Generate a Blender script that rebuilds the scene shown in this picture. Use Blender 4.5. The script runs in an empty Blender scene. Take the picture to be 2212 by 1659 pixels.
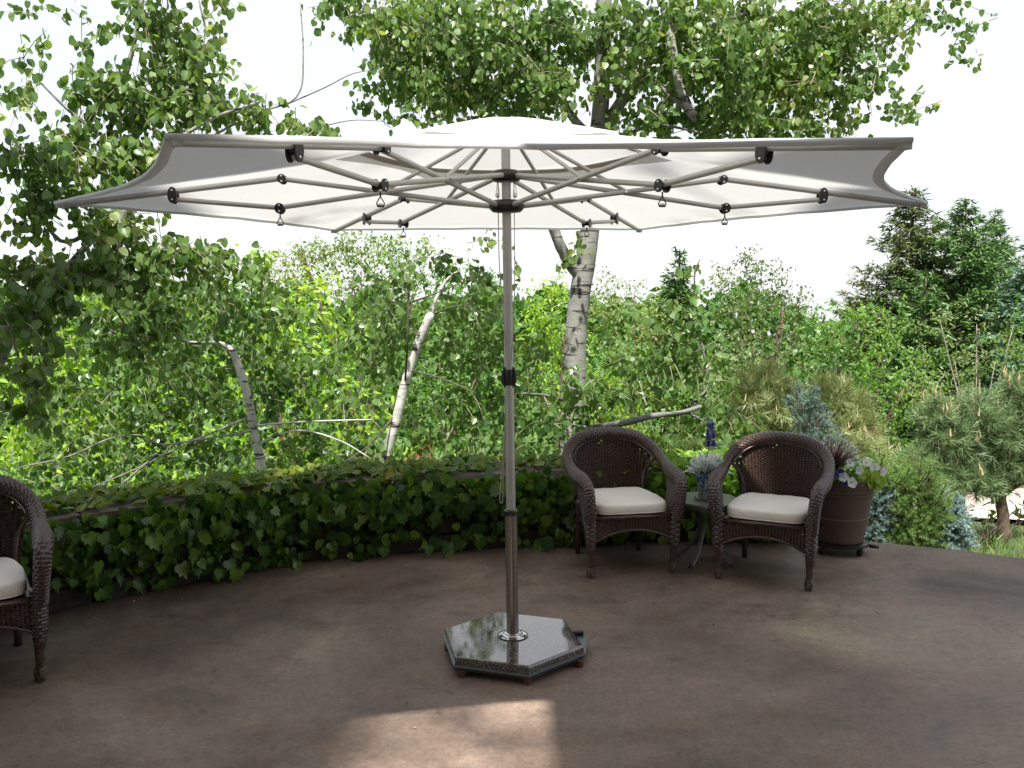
import bpy, math, random
import numpy as np
from mathutils import Vector, Matrix
random.seed(7)
rng = np.random.default_rng(11)
PI = math.pi
sc = bpy.context.scene
C = bpy.data.collections.new("scene"); sc.collection.children.link(C)

# ---------------------------------------------------------------- camera
FPX, PITCH, ROLL, EYE = 1940.2, 0.1015, -0.0036, 1.65
cd = bpy.data.cameras.new("camera"); cam = bpy.data.objects.new("camera", cd); C.objects.link(cam)
cd.sensor_width = 36; cd.lens = FPX/2212*36; cd.clip_start = 0.05; cd.clip_end = 3000
cam.matrix_world = Matrix.Translation((0, 0, EYE)) @ Matrix.Rotation(PI/2-PITCH, 4, 'X') @ Matrix.Rotation(ROLL, 4, 'Z')
sc.camera = cam

# ---------------------------------------------------------------- sky, sun, exposure
SUN_EL, SUN_AZ = math.radians(63), math.radians(6)     # sun high behind the camera, a little to its left
sdir = Vector((math.sin(SUN_AZ)*math.cos(SUN_EL), math.cos(SUN_AZ)*math.cos(SUN_EL), -math.sin(SUN_EL)))
w = bpy.data.worlds.new("World"); sc.world = w; w.use_nodes = True
nt = w.node_tree; nt.nodes.clear()
sky = nt.nodes.new('ShaderNodeTexSky'); sky.sky_type = 'NISHITA'; sky.sun_disc = False
sky.sun_elevation = SUN_EL; sky.sun_rotation = PI+SUN_AZ; sky.dust_density = 1.0; sky.air_density = 1.0; sky.ozone_density = 1.0
bw = nt.nodes.new('ShaderNodeRGBToBW'); nt.links.new(sky.outputs[0], bw.inputs[0])
mx = nt.nodes.new('ShaderNodeMix'); mx.data_type = 'RGBA'; nt.nodes.remove(bw)                                  # thin bright cloud over most of the sky
tcw = nt.nodes.new('ShaderNodeTexCoord'); nzw = nt.nodes.new('ShaderNodeTexNoise'); nzw.inputs['Scale'].default_value = 1.6; nzw.inputs['Detail'].default_value = 5
nt.links.new(tcw.outputs['Generated'], nzw.inputs['Vector'])
mr = nt.nodes.new('ShaderNodeMapRange'); mr.inputs['From Min'].default_value = .3; mr.inputs['From Max'].default_value = .6; mr.inputs['To Min'].default_value = .62; mr.inputs['To Max'].default_value = .97
nt.links.new(nzw.outputs['Fac'], mr.inputs[0]); nt.links.new(mr.outputs[0], mx.inputs['Factor'])
nt.links.new(sky.outputs[0], mx.inputs['A']); mx.inputs['B'].default_value = (3.4, 3.5, 3.65, 1)
bg = nt.nodes.new('ShaderNodeBackground'); bg.inputs['Strength'].default_value = 0.15
nt.links.new(mx.outputs['Result'], bg.inputs['Color'])
wo = nt.nodes.new('ShaderNodeOutputWorld'); nt.links.new(bg.outputs[0], wo.inputs[0])
sl = bpy.data.lights.new("sun", 'SUN'); sl.energy = 5.0; sl.angle = math.radians(1.1); sl.color = (1.0, 0.97, 0.91)
so = bpy.data.objects.new("sun", sl); C.objects.link(so); so.rotation_euler = sdir.to_track_quat('-Z', 'Y').to_euler(); so.location = (0, -5, 12)
sc.view_settings.view_transform = 'Standard'; sc.view_settings.look = 'None'; sc.view_settings.gamma = 1
sc.view_settings.use_curve_mapping = False
sc.view_settings.exposure = 1.0
sc.cycles.max_bounces = 8; sc.cycles.diffuse_bounces = 4; sc.cycles.transmission_bounces = 5; sc.cycles.glossy_bounces = 3

# ---------------------------------------------------------------- helpers
def P(u, v, y):
    """world point on the photograph's line of sight at distance y in front of the camera"""
    a, b = u-1106, v-829.5
    cr, sr = math.cos(ROLL), math.sin(ROLL)
    uu, vv = a*cr+b*sr, -a*sr+b*cr
    c, s = math.cos(PITCH), math.sin(PITCH)
    dx, dy, dz = uu/FPX, c+(-vv/FPX)*s, -s+(-vv/FPX)*c
    t = y/dy
    return Vector((dx*t, y, EYE+dz*t))

def props(o, label=None, cat=None, group=None, kind=None):
    if label: o['label'] = label
    if cat: o['category'] = cat
    if group: o['group'] = group
    if kind: o['kind'] = kind
    return o
def thing(name, loc, label, cat, group=None, rz=0):
    o = bpy.data.objects.new(name, None); C.objects.link(o); o.empty_display_size = .1
    o.location = loc; o.rotation_euler = (0, 0, rz); return props(o, label, cat, group)
def link(name, me, m, parent=None, world=True):
    """world=True: mesh verts are in world space, parent is an unrotated empty at its base"""
    o = bpy.data.objects.new(name, me); C.objects.link(o)
    if m is not None and not me.materials: me.materials.append(m)
    if parent is not None:
        o.parent = parent
        if world and parent.type == 'EMPTY': o.location = -Vector(parent.location)
    return o

class MB:
    def __init__(s): s.v = []; s.f = []
    def add(s, vs, fs):
        n = len(s.v); s.v += [tuple(x) for x in vs]; s.f += [tuple(i+n for i in f) for f in fs]; return s
    def box(s, c, d, rz=0, M=None):
        x, y, z = d[0]/2, d[1]/2, d[2]/2
        vs = [Vector((i*x, j*y, k*z)) for k in (-1, 1) for j in (-1, 1) for i in (-1, 1)]
        R = Matrix.Rotation(rz, 3, 'Z') if M is None else M
        vs = [R@p+Vector(c) for p in vs]
        return s.add(vs, [(0,2,3,1),(4,5,7,6),(0,1,5,4),(2,6,7,3),(0,4,6,2),(1,3,7,5)])
    def tube(s, pts, rad, n=8, cap=True, flat=1.0, jit=0):
        pts = [Vector(p) for p in pts]; m = len(pts)
        if not hasattr(rad, '__len__'): rad = [rad]*m
        t0 = (pts[1]-pts[0]).normalized()
        up = Vector((0, 0, 1)) if abs(t0.z) < .95 else Vector((1, 0, 0))
        a = t0.cross(up).normalized(); vs = []; fs = []
        for i, p in enumerate(pts):
            t = (pts[min(i+1, m-1)]-pts[max(i-1, 0)]).normalized()
            a = (a - t*a.dot(t)).normalized(); b = t.cross(a)
            for k in range(n):
                th = 2*PI*k/n; r = rad[i]*(1+(random.random()-.5)*jit)
                vs.append(p+a*math.cos(th)*r*flat+b*math.sin(th)*r)
        for i in range(m-1):
            for k in range(n):
                k2 = (k+1) % n
                fs.append((i*n+k, i*n+k2, (i+1)*n+k2, (i+1)*n+k))
        if cap: fs += [tuple(range(n-1, -1, -1)), tuple((m-1)*n+k for k in range(n))]
        return s.add(vs, fs)
    def lathe(s, c, prof, n=24, cap=True, axis=None):
        vs = []; fs = []; m = len(prof); c = Vector(c)
        R = Matrix.Identity(3) if axis is None else Vector(axis).to_track_quat('Z', 'Y').to_matrix()
        for r, z in prof:
            for k in range(n):
                th = 2*PI*k/n; vs.append(c+R@Vector((r*math.cos(th), r*math.sin(th), z)))
        for i in range(m-1):
            for k in range(n):
                k2 = (k+1) % n; fs.append((i*n+k, i*n+k2, (i+1)*n+k2, (i+1)*n+k))
        if cap: fs += [tuple(range(n-1, -1, -1)), tuple((m-1)*n+k for k in range(n))]
        return s.add(vs, fs)
    def poly(s, pts, z0, z1, bev=0):
        """prism over a polygon (counter-clockwise), optional top bevel"""
        n = len(pts); cx = sum(p[0] for p in pts)/n; cy = sum(p[1] for p in pts)/n
        rings = [(1, z0), (1, z1)] if not bev else [(1, z0), (1, z1-bev), (None, z1-bev*.3), (None, z1)]
        vs = []
        L = math.hypot(pts[0][0]-cx, pts[0][1]-cy)
        for i, (k, z) in enumerate(rings):
            f = 1 if k == 1 else (1-bev*.35/L if i == 2 else 1-bev/L)
            vs += [(cx+(p[0]-cx)*f, cy+(p[1]-cy)*f, z) for p in pts]
        fs = [tuple(range(n-1, -1, -1))]
        for i in range(len(rings)-1):
            for k in range(n): k2 = (k+1) % n; fs.append((i*n+k, i*n+k2, (i+1)*n+k2, (i+1)*n+k))
        fs.append(tuple((len(rings)-1)*n+k for k in range(n)))
        return s.add(vs, fs)
    def ball(s, c, r, n=10, m=6, sc_=(1, 1, 1)):
        vs = []; fs = []; c = Vector(c)
        for i in range(m+1):
            ph = PI*i/m
            for k in range(n):
                th = 2*PI*k/n
                vs.append(c+Vector((r*math.sin(ph)*math.cos(th)*sc_[0], r*math.sin(ph)*math.sin(th)*sc_[1], -r*math.cos(ph)*sc_[2])))
        for i in range(m):
            for k in range(n): k2 = (k+1) % n; fs.append((i*n+k, i*n+k2, (i+1)*n+k2, (i+1)*n+k))
        return s.add(vs, fs)
    def mesh(s, name, smooth=False):
        me = bpy.data.meshes.new(name); me.from_pydata(s.v, [], s.f); me.validate()
        if smooth:
            me.polygons.foreach_set('use_smooth', [True]*len(me.polygons))
            if smooth is not True: me.set_sharp_from_angle(angle=math.radians(smooth))
        me.update(); return me
    def build(s, name, m, parent=None, smooth=False, world=True):
        return link(name, s.mesh(name, smooth), m, parent, world)

def spline(pts, n):
    pts = [Vector(p) for p in pts]; out = []
    q = [pts[0]*2-pts[1]]+pts+[pts[-1]*2-pts[-2]]
    for i in range(1, len(q)-2):
        for k in range(n):
            t = k/n; a, b, c, d = q[i-1], q[i], q[i+1], q[i+2]
            out.append(.5*((2*b)+(c-a)*t+(2*a-5*b+4*c-d)*t*t+(3*b-a-3*c+d)*t*t*t))
    out.append(pts[-1]); return out
def resample(pts, step):
    out = [pts[0].copy()]; acc = 0
    for a, b in zip(pts, pts[1:]):
        L = (b-a).length
        while acc+L >= step:
            t = (step-acc)/L; a = a+(b-a)*t; out.append(a.copy()); L = (b-a).length; acc = 0
            if L < 1e-9: break
        acc += L
    return out

# ---------------------------------------------------------------- materials
def mat(name):
    m = bpy.data.materials.new(name); m.use_nodes = True; n = m.node_tree
    return m, n, n.nodes['Principled BSDF'], n.nodes['Material Output']
def N(nt, t, **kw):
    n = nt.nodes.new(t)
    for k, v in kw.items():
        if k in n.inputs: n.inputs[k].default_value = v
        else: setattr(n, k, v)
    return n
def ramp(nt, fac, stops):
    r = nt.nodes.new('ShaderNodeValToRGB'); e = r.color_ramp.elements
    while len(e) < len(stops): e.new(.5)
    for i, (p, c) in enumerate(stops): e[i].position = p; e[i].color = (*c, 1)
    nt.links.new(fac, r.inputs[0]); return r.outputs[0]
def noise(nt, scale, detail=4, rough=.6, vec=None, dist=0):
    n = N(nt, 'ShaderNodeTexNoise', Scale=scale, Detail=detail, Roughness=rough, Distortion=dist)
    if vec is None:
        g = nt.nodes.new('ShaderNodeTexCoord'); vec = g.outputs['Object']
    nt.links.new(vec, n.inputs['Vector']); return n.outputs['Fac']
def bump(nt, b, h, strength=.3, dist=.01):
    n = N(nt, 'ShaderNodeBump', Strength=strength, Distance=dist); nt.links.new(h, n.inputs['Height']); nt.links.new(n.outputs[0], b.inputs['Normal'])
def simple(name, c1, c2=None, scale=20, rough=.5, metal=0, bmp=.1, spec=.5, dist=.003, detail=4):
    m, n, b, o = mat(name)
    f = noise(n, scale, detail)
    col = ramp(n, f, [(.3, c1), (.7, c2 or tuple(x*.75 for x in c1))])
    n.links.new(col, b.inputs['Base Color']); b.inputs['Roughness'].default_value = rough; b.inputs['Metallic'].default_value = metal
    b.inputs['Specular IOR Level'].default_value = spec
    if bmp: bump(n, b, noise(n, scale*3, 3), bmp, dist)
    return m
def leafmat(name, stops, trans=.45, tc=(1.15, 1.2, .35), rough=.42, spec=.4):
    m, n, b, o = mat(name)
    a = N(n, 'ShaderNodeAttribute', attribute_name='tint')
    col = ramp(n, a.outputs['Fac'], stops)
    n.links.new(col, b.inputs['Base Color']); b.inputs['Roughness'].default_value = rough; b.inputs['Specular IOR Level'].default_value = spec
    t = n.nodes.new('ShaderNodeBsdfTranslucent'); mul = N(n, 'ShaderNodeMix', data_type='RGBA', blend_type='MULTIPLY')
    mul.inputs['Factor'].default_value = 1; n.links.new(col, mul.inputs['A']); mul.inputs['B'].default_value = (*tc, 1)
    n.links.new(mul.outputs['Result'], t.inputs['Color'])
    ms = N(n, 'ShaderNodeMixShader'); ms.inputs[0].default_value = trans
    n.links.new(b.outputs[0], ms.inputs[1]); n.links.new(t.outputs[0], ms.inputs[2]); n.links.new(ms.outputs[0], o.inputs['Surface'])
    return m

M = {}
M['aspen'] = leafmat('aspen_leaf', [(0, (.055, .125, .03)), (.4, (.125, .225, .058)), (.8, (.22, .33, .105)), (1, (.40, .45, .19))], trans=.45, rough=.36, spec=.6)
M['aspen_far'] = leafmat('aspen_leaf_far', [(0, (.045, .12, .025)), (.6, (.09, .20, .045)), (1, (.17, .29, .08))], trans=.42)
M['ivy'] = leafmat('ivy_leaf', [(0, (.022, .065, .012)), (.55, (.065, .15, .022)), (1, (.16, .27, .035))], trans=.35, spec=.6, rough=.33)
M['ivy_yellow'] = leafmat('ivy_leaf_yellow', [(0, (.05, .13, .018)), (.5, (.12, .20, .025)), (.8, (.22, .23, .03)), (1, (.17, .25, .035))], trans=.4)
M['ivy_lime'] = leafmat('ivy_leaf_lime', [(0, (.10, .22, .03)), (.6, (.20, .36, .05)), (1, (.34, .44, .08))], trans=.45)
M['lime'] = leafmat('lime_leaf', [(0, (.15, .30, .025)), (.5, (.29, .46, .045)), (1, (.46, .58, .10))], trans=.5)
M['ash'] = leafmat('ash_leaf', [(0, (.065, .15, .03)), (.6, (.16, .31, .06)), (1, (.31, .47, .12))], trans=.5)
M['locust'] = leafmat('locust_leaf', [(0, (.14, .22, .06)), (.6, (.24, .32, .09)), (.85, (.36, .38, .16)), (1, (.5, .45, .28))], trans=.5)
M['olive'] = leafmat('olive_leaf', [(0, (.08, .13, .045)), (.6, (.16, .22, .08)), (1, (.33, .36, .17))], trans=.4)
M['spruce'] = leafmat('spruce_needle', [(0, (.045, .10, .028)), (.6, (.09, .18, .05)), (1, (.17, .29, .08))], trans=.15)
M['spruce_olive'] = leafmat('spruce_olive_needle', [(0, (.05, .085, .025)), (.6, (.10, .14, .045)), (1, (.19, .21, .075))], trans=.15)
M['spruce_blue'] = leafmat('spruce_blue_needle', [(0, (.12, .21, .19)), (.6, (.26, .38, .35)), (1, (.48, .60, .56))], trans=.12, tc=(1, 1, 1))
M['spruce_dim'] = leafmat('spruce_dim_needle', [(0, (.07, .13, .11)), (.6, (.15, .24, .21)), (1, (.33, .43, .38))], trans=.12)
M['spruce_teal'] = leafmat('spruce_teal_needle', [(0, (.05, .12, .07)), (.6, (.10, .20, .13)), (1, (.20, .32, .23))], trans=.12)
M['pine_gold'] = leafmat('pine_gold_needle', [(0, (.20, .25, .10)), (.6, (.36, .41, .20)), (1, (.55, .57, .34))], trans=.35)
M['pine'] = leafmat('pine_needle', [(0, (.09, .16, .065)), (.6, (.18, .27, .12)), (1, (.33, .41, .21))], trans=.2)
M['juniper'] = leafmat('juniper_needle', [(0, (.09, .19, .04)), (.6, (.17, .30, .07)), (1, (.30, .42, .12))], trans=.2)
M['grass'] = leafmat('grass_blade', [(0, (.07, .16, .03)), (.6, (.13, .25, .045)), (1, (.3, .36, .1))], trans=.4)
M['candle'] = simple('pine_candle', (.36, .27, .13), (.42, .34, .2), 30, .7)
M['miller'] = leafmat('silver_leaf', [(0, (.6, .65, .6)), (1, (.85, .87, .84))], trans=.2, tc=(1, 1, 1))
M['potato'] = leafmat('lime_vine_leaf', [(0, (.25, .38, .04)), (1, (.42, .55, .07))], trans=.4)
M['purple_grass'] = leafmat('purple_grass', [(0, (.05, .025, .03)), (1, (.13, .07, .07))], trans=.2, tc=(1, .6, .6))
M['white_petal'] = leafmat('white_petal', [(0, (.75, .75, .74)), (1, (.85, .85, .83))], trans=.35, tc=(1, 1, 1))
M['purple_petal'] = leafmat('purple_petal', [(0, (.05, .03, .30)), (1, (.10, .07, .45))], trans=.3, tc=(1, 1, 1))
M['black'] = simple('black_plastic', (.012, .012, .013), (.018, .018, .02), 40, .35)
M['rope'] = simple('cord', (.42, .40, .36), (.3, .28, .25), 200, .8)
M['chrome'] = simple('chrome', (.75, .75, .75), (.65, .65, .65), 30, .18, 1, 0)
M['bulb'] = simple('silver_bead', (.6, .6, .58), (.5, .5, .5), 30, .2, 1, 0)
M['soil'] = simple('soil', (.03, .02, .014), (.05, .035, .025), 60, .95)
M['twig'] = simple('twig_bark', (.20, .16, .10), (.32, .28, .2), 25, .8)
M['twig_dark'] = simple('dark_twig', (.06, .045, .035), (.12, .10, .08), 25, .85)
M['bark_brown'] = simple('brown_bark', (.10, .065, .045), (.17, .12, .09), 30, .9, 0, .8, dist=.01)
M['gray_twig'] = simple('gray_twig', (.35, .31, .27), (.24, .2, .17), 25, .8)
M['terracotta'] = simple('foot_wood', (.13, .042, .022), (.09, .03, .018), 40, .7)
M['tray'] = simple('galvanised_tray', (.16, .19, .22), (.22, .26, .29), 15, .35, .6, .05)
M['tray_side'] = simple('steel_frame', (.035, .034, .033), (.06, .056, .052), 25, .4, .5, .05)
M['table'] = simple('table_stone', (.25, .27, .22), (.20, .22, .18), 12, .35, 0, .05)
M['table_leg'] = simple('table_metal', (.16, .145, .13), (.12, .11, .10), 20, .45, .3, .05)
M['barrel'] = simple('barrel_resin', (.125, .082, .066), (.095, .062, .05), 5, .6, 0, .12)
M['cedar'] = simple('cedar_board', (.45, .17, .08), (.55, .24, .12), 9, .8, 0, .3)
M['road'] = simple('road_gravel', (.50, .40, .35), (.42, .34, .30), 6, .95, 0, .3)

def mk_aluminium():
    m, n, b, o = mat('champagne_aluminium')
    n.links.new(ramp(n, noise(n, 8, 3), [(.3, (.46, .455, .435)), (.7, (.53, .52, .50))]), b.inputs['Base Color'])
    b.inputs['Metallic'].default_value = .35; b.inputs['Roughness'].default_value = .42; return m
M['alu'] = mk_aluminium()
def mk_pg():
    m, n, b, o = mat('grey_pole')
    n.links.new(ramp(n, noise(n, 8, 3), [(.3, (.36, .35, .325)), (.7, (.43, .42, .39))]), b.inputs['Base Color'])
    b.inputs['Metallic'].default_value = .35; b.inputs['Roughness'].default_value = .4; return m
M['pole_grey'] = mk_pg()
def mk_pole():
    m, n, b, o = mat('bronze_pole')
    n.links.new(ramp(n, noise(n, 120, 2), [(.3, (.20, .17, .14)), (.7, (.27, .235, .20))]), b.inputs['Base Color'])
    b.inputs['Metallic'].default_value = .7; b.inputs['Roughness'].default_value = .3; return m
M['pole'] = mk_pole()
def mk_fabric(name, c, trans, scale=900, wr=.25):
    m, n, b, o = mat(name)
    f = noise(n, 3, 3); col = ramp(n, f, [(.3, c), (.75, tuple(x*.95 for x in c))])
    n.links.new(col, b.inputs['Base Color']); b.inputs['Roughness'].default_value = .85; b.inputs['Specular IOR Level'].default_value = .15
    wv = noise(n, 5, 3, .5); bump(n, b, wv, wr, .03)
    if trans:
        t = n.nodes.new('ShaderNodeBsdfTranslucent'); n.links.new(col, t.inputs['Color'])
        ms = N(n, 'ShaderNodeMixShader'); ms.inputs[0].default_value = trans
        n.links.new(b.outputs[0], ms.inputs[1]); n.links.new(t.outputs[0], ms.inputs[2]); n.links.new(ms.outputs[0], o.inputs['Surface'])
    return m
M['canopy'] = mk_fabric('canopy_fabric', (.76, .75, .735), .36)
M['hem'] = mk_fabric('hem_fabric', (.80, .79, .78), .38)
M['band'] = mk_fabric('band_fabric', (.58, .52, .47), .2)
M['cushion'] = mk_fabric('cushion_fabric', (.84, .79, .71), 0, wr=.5)

def mk_bark(nm='aspen_bark', br=1.0):
    m, n, b, o = mat(nm)
    g = n.nodes.new('ShaderNodeTexCoord')
    mp = N(n, 'ShaderNodeMapping'); mp.inputs['Scale'].default_value = (2.2, 2.2, 16); n.links.new(g.outputs['Object'], mp.inputs[0])
    f = noise(n, 1.6, 3, .55, mp.outputs[0], .3)
    base = ramp(n, noise(n, 5, 4), [(.3, tuple(x*br for x in (.15, .15, .13))), (.5, tuple(x*br for x in (.27, .265, .24))), (.72, tuple(x*br for x in (.18, .185, .15)))])
    msk = ramp(n, f, [(.57, (0, 0, 0)), (.62, (1, 1, 1))])
    f2 = noise(n, 3.0, 3, .5, None); msk2 = ramp(n, f2, [(.62, (0, 0, 0)), (.70, (1, 1, 1))])
    mm = N(n, 'ShaderNodeMath', operation='MAXIMUM'); n.links.new(msk, mm.inputs[0]); n.links.new(msk2, mm.inputs[1])
    mix = N(n, 'ShaderNodeMix', data_type='RGBA'); n.links.new(mm.outputs[0], mix.inputs['Factor'])
    n.links.new(base, mix.inputs['A']); mix.inputs['B'].default_value = (.045, .038, .032, 1)
    n.links.new(mix.outputs['Result'], b.inputs['Base Color']); b.inputs['Roughness'].default_value = .75
    bump(n, b, f, .5, .01); return m
M['bark'] = mk_bark(); M['bark_sunlit'] = mk_bark('sunlit_bark', 2.1)  # second bark is a brighter copy, sunlight on the leaning trunks put into its colour
def mk_wicker():
    m, n, b, o = mat('wicker')
    n.links.new(ramp(n, noise(n, 90, 3), [(.35, (.014, .008, .006)), (.65, (.092, .050, .038))]), b.inputs['Base Color'])
    b.inputs['Roughness'].default_value = .32; b.inputs['Specular IOR Level'].default_value = .7
    return m
M['wicker'] = mk_wicker()
def mk_granite():
    m, n, b, o = mat('granite')
    g = n.nodes.new('ShaderNodeTexCoord')
    v = N(n, 'ShaderNodeTexVoronoi', Scale=230); n.links.new(g.outputs['Object'], v.inputs['Vector'])
    bwn = n.nodes.new('ShaderNodeRGBToBW'); n.links.new(v.outputs['Color'], bwn.inputs[0])
    col = ramp(n, bwn.outputs[0], [(.15, (.010, .009, .008)), (.45, (.045, .037, .032)), (.68, (.10, .085, .074)), (.9, (.26, .25, .235))])
    n.links.new(col, b.inputs['Base Color']); b.inputs['Roughness'].default_value = .13
    b.inputs['Specular IOR Level'].default_value = .9
    rr = ramp(n, noise(n, 9, 4), [(.45, (.05, .05, .05)), (.7, (.16, .16, .16))]); b.inputs['Coat Weight'].default_value = .8; b.inputs['Coat Roughness'].default_value = .06; n.links.new(rr, b.inputs['Roughness'])
    return m
M['granite'] = mk_granite()
def mk_patio():
    m, n, b, o = mat('stained_concrete')
    g = n.nodes.new('ShaderNodeTexCoord'); vec = g.outputs['Object']
    big = noise(n, .75, 6, .62, vec, .8); mid = noise(n, 2.6, 6, .65, vec, .5); fine = noise(n, 55, 3, .7, vec)
    c1 = ramp(n, big, [(.28, (.072, .056, .050)), (.42, (.175, .128, .101)), (.57, (.250, .184, .145)), (.73, (.34, .28, .20))])
    c2 = ramp(n, mid, [(.28, (.50, .50, .53)), (.42, (.84, .83, .83)), (.56, (1, 1, 1)), (.72, (1.18, 1.16, 1.06))])
    mu = N(n, 'ShaderNodeMix', data_type='RGBA', blend_type='MULTIPLY'); mu.inputs['Factor'].default_value = 1
    n.links.new(c1, mu.inputs['A']); n.links.new(c2, mu.inputs['B'])
    # dark damp stains at the left
    mp = N(n, 'ShaderNodeMapping'); mp.inputs['Location'].default_value = (1.5, -4.4, 0); mp.inputs['Scale'].default_value = (.62, .95, 1)
    n.links.new(vec, mp.inputs[0]); ln = N(n, 'ShaderNodeVectorMath', operation='LENGTH'); n.links.new(mp.outputs[0], ln.inputs[0])
    ad = N(n, 'ShaderNodeMath', operation='MULTIPLY_ADD'); n.links.new(mid, ad.inputs[0]); ad.inputs[1].default_value = -2.6; n.links.new(ln.outputs['Value'], ad.inputs[2])
    st = ramp(n, ad.outputs[0], [(0.0, (.36, .38, .44)), (.12, (1, 1, 1))])
    mp2 = N(n, 'ShaderNodeMapRange'); mp2.inputs['From Min'].default_value = -.75; mp2.inputs['From Max'].default_value = .0
    n.links.new(ad.outputs[0], mp2.inputs[0])
    st = ramp(n, mp2.outputs[0], [(.0, (.45, .46, .50)), (1, (1, 1, 1))])
    mu2 = N(n, 'ShaderNodeMix', data_type='RGBA', blend_type='MULTIPLY'); mu2.inputs['Factor'].default_value = 1
    n.links.new(mu.outputs['Result'], mu2.inputs['A']); n.links.new(st, mu2.inputs['B'])
    fn = ramp(n, fine, [(.3, (.78, .78, .78)), (.65, (1.1, 1.1, 1.1))])
    mu3 = N(n, 'ShaderNodeMix', data_type='RGBA', blend_type='MULTIPLY'); mu3.inputs['Factor'].default_value = 1
    n.links.new(mu2.outputs['Result'], mu3.inputs['A']); n.links.new(fn, mu3.inputs['B'])
    sp = ramp(n, noise(n, 8.5, 8, .72, vec, .3), [(.60, (1, 1, 1)), (.69, (.5, .48, .47))])
    mu4 = N(n, 'ShaderNodeMix', data_type='RGBA', blend_type='MULTIPLY'); mu4.inputs['Factor'].default_value = .8
    gr = ramp(n, noise(n, 17, 9, .78, vec, .2), [(.32, (.74, .74, .75)), (.5, (.98, .98, .98)), (.68, (1.2, 1.18, 1.14))])
    mu5 = N(n, 'ShaderNodeMix', data_type='RGBA', blend_type='MULTIPLY'); mu5.inputs['Factor'].default_value = 1; n.links.new(gr, mu5.inputs['B'])
    n.links.new(mu3.outputs['Result'], mu4.inputs['A']); n.links.new(sp, mu4.inputs['B'])
    n.links.new(mu4.outputs['Result'], mu5.inputs['A']); n.links.new(mu5.outputs['Result'], b.inputs['Base Color'])
    rr = ramp(n, mid, [(.3, (.42, .42, .42)), (.7, (.7, .7, .7))]); n.links.new(rr, b.inputs['Roughness'])
    b.inputs['Specular IOR Level'].default_value = .35
    bump(n, b, fine, .3, .003); return m
M['patio'] = mk_patio()
M['ground'] = simple('garden_ground', (.05, .06, .025), (.08, .11, .035), 3, .95, 0, .6, dist=.03)
M['stone'] = simple('wall_stone', (.026, .021, .017), (.048, .038, .031), 8, .9, 0, .9, dist=.012, detail=8)
M['coping'] = simple('coping_stone', (.10, .080, .066), (.16, .125, .10), 7, .85, 0, .9, dist=.012, detail=8)
M['stucco'] = simple('shade_house_stucco', (.42, .36, .28), (.38, .33, .26), 10, .9, 0, .4)
M['shade_roof'] = simple('shade_roof_shingle', (.10, .09, .085), (.15, .13, .12), 12, .9, 0, .5)

# ---------------------------------------------------------------- leaves
def tmpl(outline, fold=.12, droop=.0):
    """triangle fan either side of the midrib; outline is the right half from base to tip"""
    vs = [(0, y, 0) for y in (0, outline[-1][1])]
    rt = outline[:-1]
    V = [(0, 0, 0), (0, outline[-1][1], -droop)]
    for sx in (1, -1):
        for x, y in rt: V.append((sx*x, y, abs(x)*fold*2-droop*(y/outline[-1][1])**2))
    F = []; k = len(rt)
    mid = len(V); V.append((0, outline[-1][1]*.5, -droop*.25))
    r = [2+i for i in range(k)]; l = [2+k+i for i in range(k)]
    seq = [0]+r+[1]
    for a, b in zip(seq, seq[1:]): F.append((mid, a, b))
    seq = [1]+l[::-1]+[0]
    for a, b in zip(seq, seq[1:]): F.append((mid, a, b))
    return np.array(V, float), np.array(F, int)
T_ASPEN = tmpl([(.34, -.04), (.54, .24), (.47, .62), (.20, .90), (0, 1.02)], .08, .07)
T_ASPEN6 = tmpl([(.44, .08), (.40, .68), (0, 1.05)], .10, .05)
T_IVY = tmpl([(.26, -.12), (.50, .02), (.58, .30), (.40, .48), (.44, .76), (.20, .74), (0, 1.12)], .12, .20)
T_OVAL = tmpl([(.20, .25), (.20, .65), (0, 1.0)], .15, .12)
T_RHOMB = (np.array([(0, 0, 0), (.28, .45, .06), (0, 1, -.08), (-.28, .45, .06)]), np.array([(0, 1, 2), (0, 2, 3)]))
T_NEEDLE = (np.array([(-.035, 0, 0), (.035, 0, 0), (0, 1, 0)]), np.array([(0, 1, 2)]))
T_SPRAY = (np.array([(-.16, 0, 0), (.16, 0, 0), (.05, 1, -.06), (-.05, 1, -.06)]), np.array([(0, 1, 2), (0, 2, 3)]))

def norm(a): return a/np.maximum(np.linalg.norm(a, axis=-1, keepdims=True), 1e-9)
def frames(tip, nrm):
    """columns x, y(tip), z(normal)"""
    y = norm(tip); z = nrm-(nrm*y).sum(-1, keepdims=True)*y; z = norm(z); x = np.cross(y, z)
    return np.stack([x, y, z], -1)
def cloud_mesh(name, T, pos, R, s, tint):
    V, F = T; n, k = len(pos), len(V)
    co = (np.einsum('nij,kj->nki', R, V)*s[:, None, None]+pos[:, None, :]).reshape(-1, 3)
    fa = (F[None]+(np.arange(n)*k)[:, None, None]).reshape(-1)
    me = bpy.data.meshes.new(name); me.vertices.add(n*k); me.vertices.foreach_set('co', co.ravel().astype(np.float32))
    nf = n*len(F); me.loops.add(nf*3); me.loops.foreach_set('vertex_index', fa.astype(np.int32))
    me.polygons.add(nf); me.polygons.foreach_set('loop_start', (np.arange(nf)*3).astype(np.int32))
    at = me.attributes.new('tint', 'FLOAT', 'POINT'); at.data.foreach_set('value', np.repeat(tint, k).astype(np.float32))
    me.update(calc_edges=True); return me
_var = {}
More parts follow.
